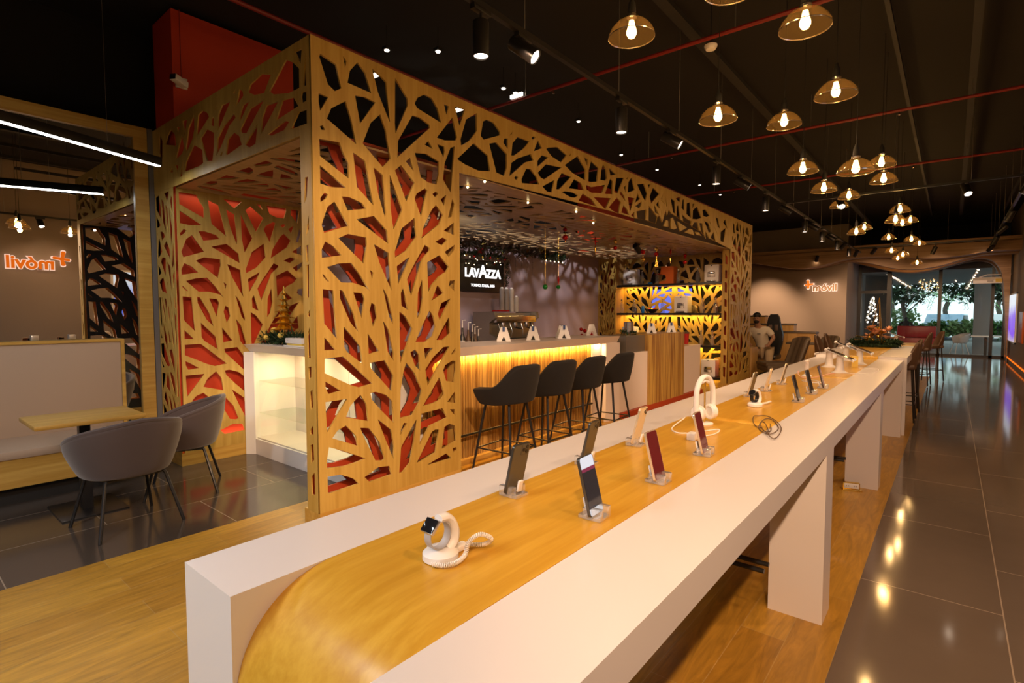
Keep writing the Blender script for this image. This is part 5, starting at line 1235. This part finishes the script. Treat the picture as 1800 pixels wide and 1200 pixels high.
for k, (a, c) in enumerate(((-.12, .15), (.03, .10), (-.28, .07))): MB().ball((a, -.05, c), .042, 2, (1, 1, .8)).build('flower', M['yellowpaper'], xt)
r = empty('paper_stack', (-5.05, 2.80, 1.212), 'white pastry box stack beside the golden Christmas tree', 'box')
MB().box((-.17, -.09, 0), (.17, .09, .012), .003).build('plate', M['plwhite'], r); MB().box((-.14, -.07, .012), (.14, .07, .03), .008).build('pastry', M['yellowpaper'], r); MB().box((-.16, -.08, .03), (.16, .08, .085), .012).build('box_lid', M['plwhite'], r)
# on the cashier counter
p = empty('steel_canister', (-3.95, 7.72, 1.196), 'brushed steel canister wrapped in green tinsel on the cashier counter', 'canister')
MB().lathe([(.075, .02), (.075, .20), (.07, .205)], 24).build('body', M['chrome'], p); foliage('tinsel', M['pine'], [(.10 * math.cos(a), .10 * math.sin(a), .03) for a in (0, .8, 1.6, 2.4, 3.2, 4, 4.8, 5.6)], .03, 30, .06, .008, p)
q = empty('wrapped_gifts', (-4.45, 7.25, 1.0), 'heap of dark red wrapped sweets behind the bar end', 'sweets')
for k in range(10): MB().ball((random.uniform(-.08, .08), random.uniform(-.1, .1), .03 + .028 * k), .05 * (1.2 - k * .06), 1).build('wrapped_sweet', M['redshiny'], q)
tag(MB().box((-4.65, 7.0, 0), (-4.28, 7.6, .965)).build('side_cabinet', M['blackmatte'], smooth=False), 'dark cabinet behind the bar end under the red sweets', 'cabinet')
r = empty('paper_cup', (-3.95, 10.08, .942), 'red paper cup with white swirl on the low mauve panel', 'cup')
MB().lathe([(.05, 0), (.065, .20), (.07, .21)], 20).build('cup_body', M['redplastic'], r); MB().lathe([(.072, .20), (.072, .22), (.06, .235)], 20).build('lid', M['brownleather'], r)
def cocktail(loc, lb, grp='glass bottles on the wall shelves', h=.30):
    r = empty('glass_bottle', loc, lb, 'bottle', grp)
    MB().lathe([(.040, 0), (.044, .008), (.044, h * .62), (.018, h * .78), (.016, h * .95), (.02, h)], 18).build('glass_body', M['bottleglass'], r)
    MB().lathe([(.022, h * .93), (.022, h * 1.03)], 12).build('stopper', M['steel'], r)
    return r
for i, (X_, z_, lb) in enumerate([(-5.37, 2.165, 'glass bottle on the top shelf beside the left white machine'), (-5.01, 2.165, 'glass bottle on the top shelf left of the orange machine'), (-4.54, 2.165, 'glass bottle on the top shelf right of the orange machine'), (-4.12, 2.165, 'glass bottle alone on the right of the top shelf'),
 (-5.87, 1.535, 'glass bottle at the left end of the second shelf'), (-5.56, 1.535, 'glass bottle left of the blue can on the second shelf'), (-4.88, 1.535, 'glass bottle left of the white machine on the second shelf'), (-4.01, 1.535, 'glass bottle right of the gold box on the second shelf'), (-3.74, 1.535, 'glass bottle at the right end of the second shelf'),
 (-4.03, .865, 'glass bottle on the third shelf, left one'), (-3.80, .865, 'glass bottle on the third shelf, right one')]): cocktail((X_, 11.12, z_), lb)
cocktail((-3.95, 9.75, .942), 'tall glass carafe on the low mauve panel', 'glass things on the cashier counter', .34)
cm0 = []
def capsule_machine(loc, lb, w_=.30, h=.36):
    if cm0: return copy_to(cm0[0], loc, label=lb, scale=h / .36)
    r = empty('capsule_machine', loc, lb, 'coffee machine', 'white capsule coffee machines on the shelves'); cm0.append(r)
    d = .26
    o = MB().box((-w_ / 2, 0, 0), (w_ / 2, d, h), .03).build('body', M['plwhite'], r); solid = None
    MB().box((-w_ * .27, -.006, h * .28), (w_ * .27, .02, h * .58), .008).build('recess', M['steel'], r)
    MB().box((-w_ * .20, -.012, h * .46), (w_ * .20, .01, h * .60), .01).build('spout_head', M['chrome'], r)
    MB().lathe([(.035, 0), (.04, .045)], 16, (.03, -.0, h * .29)).build('cup', M['plwhite'], r)
    MB().box((-w_ * .3, -.03, h * .04), (w_ * .3, .02, h * .12), .006).build('drip_tray', M['chrome'], r)
    MB().lathe([(.012, -.004), (.012, .004)], 12, (0, -.001, h * .93), (0, -1, 0)).build('button', M['black'], r)
    return r
capsule_machine((-5.665, 11.06, 2.165), 'white capsule machine at the left of the top shelf')
capsule_machine((-3.82, 11.06, 2.165), 'white capsule machine at the right of the top shelf, largest')
capsule_machine((-4.455, 11.06, 1.535), 'white capsule machine in the middle of the second shelf')
capsule_machine((-5.68, 11.06, .865), 'white capsule machine behind the cashier counter, on the third shelf')
capsule_machine((-3.855, 11.06, .215), 'white capsule machine on the lowest shelf')
om = empty('capsule_machine', (-4.79, 11.08, 2.165), 'orange retro coffee machine in the middle of the top shelf', 'coffee machine')
MB().prism([(-.16, 0), (.16, 0), (.16, .37), (-.12, .37), (-.14, .22), (-.02, .18), (.0, .07), (-.16, .05)], 'y', 0, .20).build('body', M['orangeplastic'], om)
MB().tube([(-.10, .1, .22), (-.30, .1, .22)], .012).build('handle', M['redplastic'], om); MB().lathe([(.02, 0), (.02, .04)], 12, (-.05, .1, .37)).build('knob', M['chrome'], om)
r = tag(MB().lathe([(.032, 0), (.034, .005), (.034, .15), (.030, .16)], 20, (-5.335, 11.1, 1.536)).build('drink_can', M['bluecan']), 'blue can on the second shelf beside the dark bowl', 'can')
r = tag(MB().box((-4.22, 11.06, 1.536), (-4.11, 11.14, 1.70), .004).build('gift_box', M['gold']), 'gold box on the second shelf', 'box')
bw = empty('dark_bowl', (-5.12, 11.12, 1.536), 'dark bowl of pods on the second shelf', 'bowl')
MB().lathe([(.04, 0), (.06, .01), (.12, .07), (.125, .085)], 24, capt=False).build('bowl_body', M['black'], bw)
for k in range(7): MB().ball((.06 * math.cos(k), .06 * math.sin(k), .08), .03, 1).build('pod', M['gold'] if k % 2 else M['redshiny'], bw)
r = tag(MB().lathe([(.05, 0), (.055, .03), (.03, .05)], 14, (-5.18, 11.12, 2.166)).build('glass_bowl', M['bluecan']), 'small blue glass bowl on the top shelf', 'bowl')
# blue screen seen through the cut-outs
bsn = empty('video_screen', (-5.25, 12.2, 1.72), 'blue video screen glimpsed through the oak cut-outs behind the shelves', 'screen')
MB().box((-.40, 0, -.24), (.62, .03, .40)).build('housing', M['black'], bsn, smooth=False)
m = mat('blue_screen', (.01, .01, .03), .3); N, L, b = nodes(m); tc = N.new('ShaderNodeTexCoord'); n = N.new('ShaderNodeTexBrick'); n.inputs['Scale'].default_value = 14; n.inputs['Color1'].default_value = (.02, .04, .9, 1); n.inputs['Color2'].default_value = (.10, .02, .75, 1); n.inputs['Mortar'].default_value = (.2, .25, 1, 1)
L.new(tc.outputs['Generated'], n.inputs[0]); L.new(n.outputs['Color'], b.inputs['Emission Color']); b.inputs['Emission Strength'].default_value = .8
MB().box((-.38, -.004, -.22), (.60, 0, .38)).build('screen', m, bsn, smooth=False)
# ------------------------------------------------------------------ lounge: armchairs, benches, seated man
def lounge_chair(loc, rz, lb):
    r = empty('lounge_chair', loc, lb, 'armchair', 'brown leather lounge chairs', rz=rz)
    # faces -x, back at +x, reclined
    b = MB()
    def fn(u, v):
        y = (u - .5) * .62; z = .36 + .66 * v; x = .26 + .20 * v + .05 * math.cos(y * 4) - .10 * (abs(y) / .31) ** 2.5 + .018 * abs(math.sin(u * PI * 4)) 
        return Vector((x, y, z - .06 * (abs(y) / .31) ** 3 * v))
    b.grid(fn, 25, 12); o = b.build('backrest', M['leather'], r, ang=80); solidify(o, .10, 0); subsurf(o, 1)
    MB().box((-.42, -.31, .26), (.30, .31, .42), .06).build('seat', M['leather'], r); MB().box((-.44, -.29, .38), (.20, .29, .46), .035).build('cushion', M['leather'], r)
    MB().lathe([(.26, 0), (.26, .015), (.05, .03), (.03, .06), (.03, .26)], 24).build('base', M['black'], r)
    return r
lounge_chair((-2.85, 12.75, .004), math.radians(36), 'brown leather lounge chair in front, its seat toward the oak column')
lounge_chair((-2.45, 13.75, .004), math.radians(36), 'brown leather lounge chair behind the first one')
tag(MB().box((-3.62, 12.5, 0), (-3.40, 13.0, .76), .01).build('side_cabinet', M['oak']), 'low oak cabinet at the foot of the far oak column', 'cabinet')
for i, (x0, x1, y0, y1, z, lb) in enumerate([(-6.3, -4.85, 19.3, 19.7, 1.44, 'highest stepped oak partition bench behind the seated person'), (-4.9, -3.66, 17.8, 18.2, 1.20, 'second stepped oak partition bench'), (-4.0, -2.80, 16.2, 16.6, 1.02, 'third stepped oak partition bench'), (-3.2, -2.12, 14.75, 15.1, .80, 'lowest oak partition bench beside the tablets')]):
    r = empty('partition_bench', (x0, y0, 0), lb, 'bench', 'stepped oak partition benches')
    MB().box((0, 0, 0), (x1 - x0, y1 - y0, z - .05)).build('body', M['oak'], r, smooth=False); MB().box((-.01, -.01, z - .05), (x1 - x0 + .01, y1 - y0 + .01, z), .01).build('cushion_top', M['leather'], r)
# gaming chair
gc = empty('gaming_chair', (-3.42, 14.40, 0), 'black racing style chair behind the seated person', 'chair'); gc.scale = (.72, 1, 1)
pr = [(-.17, .45), (-.28, .75), (-.30, 1.0), (-.22, 1.22), (-.17, 1.42), (-.10, 1.50), (.10, 1.50), (.17, 1.42), (.22, 1.22), (.30, 1.0), (.28, .75), (.17, .45)]
b = MB().prism([(x, z) for x, z in pr], 'y', 0, .12); b.build('backrest', M['black'], gc)
MB().box((-.15, -.012, 1.10), (-.04, .002, 1.24), .004).build('side_panel', M['brownleather'], gc); MB().box((.04, -.012, 1.10), (.15, .002, 1.24), .004).build('side_panel', M['brownleather'], gc)
MB().box((-.27, -.55, .40), (.27, .05, .52), .05).build('seat', M['black'], gc); MB().tube([(0, -.25, .08), (0, -.25, .40)], .035).build('column', M['black'], gc)
for k in range(5): a = 2 * PI * k / 5; MB().tube([(0, -.25, .09), (.30 * math.cos(a), -.25 + .30 * math.sin(a), .04)], .022).build('foot', M['black'], gc)

def skinmesh(name, J, E_, mt, parent, sub=2):
    me = bpy.data.meshes.new(name); me.from_pydata([j[:3] for j in J], E_, []); o = bpy.data.objects.new(name, me); link(o)
    md = o.modifiers.new('skin', 'SKIN'); md.use_smooth_shade = True
    for i, j in enumerate(J):
        r_ = j[3]; me.skin_vertices[0].data[i].radius = (r_, j[4] if len(j) > 4 else r_)
    me.skin_vertices[0].data[0].use_root = True
    s_ = o.modifiers.new('sub', 'SUBSURF'); s_.levels = sub; s_.render_levels = sub
    me.materials.append(mt)
    if parent: o.parent = parent
    return o
# seated man: faces -y (to the camera), leaning to his right
man = empty('person', (-3.52, 13.75, 0), 'person in a white short-sleeved shirt with dark beard, sitting and leaning forward', 'person', rz=.15); man.scale = (1.06,) * 3
# shoulders etc in local coordinates; x to image right, -y toward the camera
J = [(0.04, .10, .56, .13), (.02, .06, .74, .125), (-.02, -.02, .92, .13), (-.05, -.08, 1.06, .12), (-.07, -.13, 1.15, .055), (-.085, -.17, 1.22, .06), (-.09, -.19, 1.30, .085), (-.09, -.19, 1.37, .06),
     (-.22, -.08, 1.05, .06), (-.32, -.16, .86, .045), (-.20, -.36, .74, .035), (.12, -.06, 1.07, .06), (.26, -.10, .90, .046), (.17, -.28, .74, .035),
     (-.07, .02, .52, .09), (-.14, -.42, .56, .075), (-.14, -.44, .30, .05), (-.14, -.44, .10, .042), (.14, .02, .52, .09), (.20, -.42, .56, .075), (.20, -.46, .30, .05), (.20, -.46, .10, .042)]
E_ = [(0, 1), (1, 2), (2, 3), (3, 4), (4, 5), (5, 6), (6, 7), (3, 8), (8, 9), (9, 10), (3, 11), (11, 12), (12, 13), (0, 14), (14, 15), (15, 16), (16, 17), (0, 18), (18, 19), (19, 20), (20, 21)]
# fingers as chains rooted in the hands
for hb, sx_ in ((10, 1), (13, -1)):
    hx, hy, hz_ = J[hb][:3]; n0 = len(J); J.append((hx + .02 * sx_, hy - .05, hz_ - .005, .028, .018)); E_.append((hb, n0))
    for k in range(4):
        a = len(J); J.append((hx + sx_ * .02 + (-.026 + .017 * k), hy - .10 + .006 * abs(k - 1.5), hz_ - .012, .0085)); J.append((hx + sx_ * .02 + (-.028 + .018 * k), hy - .13 + .008 * abs(k - 1.5), hz_ - .035, .0075)); E_ += [(n0, a), (a, a + 1)]
    a = len(J); J.append((hx + sx_ * .055, hy - .05, hz_, .010)); J.append((hx + sx_ * .062, hy - .085, hz_ - .01, .009)); E_ += [(n0, a), (a, a + 1)]
skinmesh('body', J, E_, M['skin'], man)
skinmesh('shirt', [(.04, .10, .60, .150), (.02, .06, .74, .150), (-.02, -.02, .92, .155), (-.05, -.08, 1.05, .140), (-.06, -.10, 1.10, .085), (-.22, -.08, 1.05, .085), (-.30, -.14, .90, .070), (.12, -.06, 1.07, .085), (.24, -.09, .93, .072)], [(0, 1), (1, 2), (2, 3), (3, 4), (3, 5), (5, 6), (3, 7), (7, 8)], M['shirt'], man)
skinmesh('trousers', [(.04, .08, .54, .150), (-.08, .0, .53, .105), (-.14, -.42, .57, .092), (-.14, -.44, .32, .07), (-.14, -.44, .12, .06), (.15, .0, .53, .105), (.20, -.42, .57, .092), (.20, -.46, .32, .07), (.20, -.46, .12, .06)], [(0, 1), (1, 2), (2, 3), (3, 4), (0, 5), (5, 6), (6, 7), (7, 8)], M['khaki'], man)
MB().ball((-.09, -.150, 1.395), .086, 3, (.95, .92, .78)).build('hair', M['hair'], man)
MB().ball((-.09, -.222, 1.250), .055, 3, (1.0, .85, .75)).build('beard', M['hair'], man)
MB().lathe([(.012, 0), (.010, .02), (.006, .035)], 10, (-.09, -.285, 1.30), (0, -.5, .9)).build('nose', M['skin'], man)
for s_ in (-1, 1):
    MB().ball((-.09 + s_ * .028, -.262, 1.325), .008, 2).build('eye', M['hair'], man); MB().ball((-.09 + s_ * .082, -.185, 1.315), .018, 2, (.4, .8, 1.3)).build('ear', M['skin'], man)
    MB().box((s_ * .17 - .01 + (.04 if s_ > 0 else 0) - .04, -.62, .0), (s_ * .17 + .05 + (.04 if s_ > 0 else 0), -.38, .09), .03).build('shoe', M['black'], man)
MB().box((-.07, -.245, .97), (.0, -.235, .985)).build('chest_badge', M['black'], man)
for s_ in (10,): pass
cl = tag(MB().lathe([(.03, 0), (.045, .05), (.045, .10)], 16).build('camera_gadget', M['black']), 'black device held in the seated person\u2019s hand', 'device'); cl.location = (-3.76, 13.27, .72)

# ------------------------------------------------------------------ outside the glass
gmat = brick_floor('pale_terrace', (.62, .62, .60), (.55, .55, .53), (.4, .4, .4), 1.2, .6, .01, rough=.5)
st(MB().box((-30, 24.45, -.12), (30, 60, -.02)).build('floor_terrace', gmat, smooth=False))
st(MB().box((-14, 24.42, 3.05), (14, 36.5, 3.3)).build('ceiling_canopy', mat('canopy_paint', (.14, .13, .125), .7), smooth=False))
st(MB().box((-12, 24.35, 3.3), (12, 24.45, 5)).build('wall_outside', M['ceil'], smooth=False))
def col_(x, y, w_, lb): tag(MB().box((x - w_ / 2, y - w_ / 2, -.02), (x + w_ / 2, y + w_ / 2, 3.05)).build('terrace_column', mat('column_paint', (.16, .145, .135), .7), smooth=False), lb, 'column', 'columns of the terrace')
col_(.85, 26.4, .45, 'grey column outside behind the right glass pane'); col_(-3.2, 26.0, .8, 'wide grey column outside at the far left of the door')
def tree(loc, h, crown, n, lb, palm=False, m_='leafgreen'):
    r = empty('palm_tree' if palm else 'tree', loc, lb, 'tree', 'trees and palms outside'); 
    MB().tube(spline([(0, 0, 0), (.1, 0, h * .4), (-.05, 0, h * .75), (.1, 0, h)], 4), .10 if not palm else .13, 8).build('trunk', M['bark'], r)
    if palm:
        for k in range(16):
            a = 2 * PI * k / 16; b = MB(); L_ = crown * random.uniform(.8, 1.1); prev = Vector((.1, 0, h))
            for j in range(1, 15):
                t = j / 14; p = Vector((.1 + math.cos(a) * L_ * t, math.sin(a) * L_ * t, h + L_ * (.45 * math.sin(t * 2.2) - .55 * t * t)))
                b.tube([prev, p], .012, 4)
                for s_ in (-1, 1): b.leaf(p, (math.cos(a + s_ * 1.1), math.sin(a + s_ * 1.1), -.5), .38 * (1.1 - t * .6), .025)
                prev = p
            b.build('frond', M[m_], r, smooth=False)
    else:
        for k in range(7): a = k * 2.4; MB().tube([(.1, 0, h * (.55 + .05 * k)), (.1 + math.cos(a) * crown * .7, math.sin(a) * crown * .7, h + crown * .35 * random.random())], .035, 6).build('branch', M['bark'], r)
        pts = [(random.uniform(-1, 1) * crown, random.uniform(-1, 1) * crown, h + random.uniform(-.3, .8) * crown) for _ in range(n)]
        foliage('leaves', M[m_], pts, .55, 60, .30, .10, r, 1)
    return r
tree((-2.2, 39, 0), 2.6, 1.5, 26, 'tree with a forked trunk outside the left glass pane', m_='pine')
tree((1.1, 38.6, 0), 2.6, 1.3, 26, 'dark leafy tree outside the right glass pane', m_='pine')
tree((-3.2, 46, 0), 2.6, 2.2, 0, 'palm outside behind the left glass pane', palm=True, m_='palegreen')
tree((-.3, 44, 0), 2.2, 2.4, 0, 'palm outside in the middle of the view', palm=True, m_='leafgreen')
tree((2.3, 46, 0), 2.6, 2.6, 0, 'palm outside toward the right', palm=True, m_='palegreen')
for i, (x_, y_, s_, g_) in enumerate([(-5.2, 40, 1.8, 'palegreen'), (-3.8, 40, 1.5, 'leafgreen'), (-2.4, 40, 1.5, 'palegreen'), (-1.0, 39, .7, 'leafgreen'), (.5, 39, .8, 'palegreen'), (1.9, 38.8, .7, 'leafgreen'), (3.6, 40, 1.6, 'palegreen')]):
    r = empty('shrub', (x_, y_, 0), 'green shrub behind the terrace, number %s from the left' % ['one', 'two', 'three', 'four', 'five', 'six', 'seven'][i], 'shrub', 'shrubs behind the terrace')
    foliage('leaves', M[g_], [(random.uniform(-.6, .6), random.uniform(-.4, .4), random.uniform(.2, s_)) for _ in range(20)], .35, 60, .25, .08, r, 1)
def car(loc, col, lb, rz=0):
    r = empty('car', loc, lb, 'car', 'parked cars outside', rz=rz)
    MB().prism([(-2.1, .25), (2.1, .25), (2.15, .7), (1.4, .9), (.8, 1.4), (-.9, 1.42), (-1.7, .95), (-2.15, .85)], 'y', -.85, .85).build('body', mat('car_paint', col, .3, coat=.5), r)
    MB().prism([(1.25, .92), (.74, 1.34), (-.84, 1.36), (-1.5, .95)], 'y', -.87, .87).build('windows', M['black'], r)
    for x_ in (-1.35, 1.35):
        for s_ in (-1, 1): MB().lathe([(.33, -.1), (.33, .1)], 18, (x_, s_ * .8, .33), (0, 1, 0)).build('wheel', M['black'], r)
car((-.2, 41.5, 0), (.10, .35, .62), 'blue car parked outside among the shrubs', 1.45); car((2.1, 41.5, .0), (.78, .80, .82), 'white car parked outside toward the right', 1.7)
def tchair(loc, lb, rz):
    r = empty('shell_chair', loc, lb, 'chair', 'grey terrace chairs', rz=rz)
    o = shell(.25, .26, .44, lambda t: .82 - .18 * t * t, .4, 1.1, math.radians(120), taper=.75, n=24, m_=8).build('shell', M['plgrey'], r, ang=80); solidify(o, .02, 0)
    MB().lathe([(.001, .44), (.21, .44), (.22, .46), (.001, .47)], 20, capb=False, capt=False).build('seat', M['plgrey'], r)
    for a in (-1, 1):
        for c in (-1, 1): MB().tube([(a * .12, c * .12, .44), (a * .22, c * .22, 0)], .014, 6).build('leg', M['plgrey'], r)
tchair((.25, 25.4, -.02), 'pale shell chair right outside the glass', .4)
tt = empty('terrace_table', (.95, 25.2, -.02), 'small white terrace table outside by the right pane', 'table')
MB().box((-.4, -.35, .70), (.4, .35, .74)).build('table_top', M['plwhite'], tt, smooth=False); MB().box((-.04, -.04, 0), (.04, .04, .70)).build('column', M['black'], tt, smooth=False)
rt_ = empty('terrace_sofa', (-1.0, 29.5, -.02), 'red covered terrace sofa outside the middle pane', 'sofa')
MB().box((-.9, -.4, .0), (.5, .4, .45), .03).build('seat', M['redplastic'], rt_); MB().box((-.9, .25, .45), (.5, .45, .95), .04).build('backrest', M['redplastic'], rt_)
# silhouette of someone sitting outside
ps = empty('person', (-1.65, 31.0, 0), 'dark silhouetted person sitting outside behind the glass', 'person')
J = [(0, .1, .55, .14), (0, .05, .8, .14), (0, .0, 1.05, .13), (0, -.02, 1.15, .05), (0, -.03, 1.25, .09), (0, -.03, 1.32, .06), (-.2, 0, 1.03, .06), (-.28, -.1, .8, .045), (-.15, -.3, .68, .04), (.2, 0, 1.03, .06), (.28, -.1, .8, .045), (.15, -.3, .68, .04), (-.1, 0, .5, .09), (-.14, -.45, .52, .075), (-.14, -.45, .08, .05), (.1, 0, .5, .09), (.14, -.45, .52, .075), (.14, -.45, .08, .05)]
skinmesh('body', J, [(0, 1), (1, 2), (2, 3), (3, 4), (4, 5), (2, 6), (6, 7), (7, 8), (2, 9), (9, 10), (10, 11), (0, 12), (12, 13), (13, 14), (0, 15), (15, 16), (16, 17)], M['hair'], ps, 1)
MB().box((-1.9, 30.9, -.02), (-1.4, 31.4, .42), .02).build('terrace_stool', M['plgrey'])
tag(bpy.data.objects['terrace_stool'], 'grey block seat under the silhouetted person outside', 'stool')
xo = empty('light_tree', (-2.45, 25.3, -.02), 'white lit ornament tree outside the door pane', 'decoration')
for k in range(40):
    t = k / 40; a = k * 2.4; MB().ball((.02 + (.18 * (1 - t) + .03) * math.cos(a), (.18 * (1 - t) + .03) * math.sin(a), 1.15 + 1.0 * t), .04, 1).build('lit_ball', M['downlight'] if k % 2 else M['plwhite'], xo)
MB().tube([(0, 0, 0), (0, 0, 2.2)], .02).build('stem', M['black'], xo)

st(MB().box((-4.2, 27.2, -.02), (-1.95, 27.4, 3.05)).build('wall_outside_left', mat('dark_grey_render', (.07, .065, .06), .7), smooth=False))
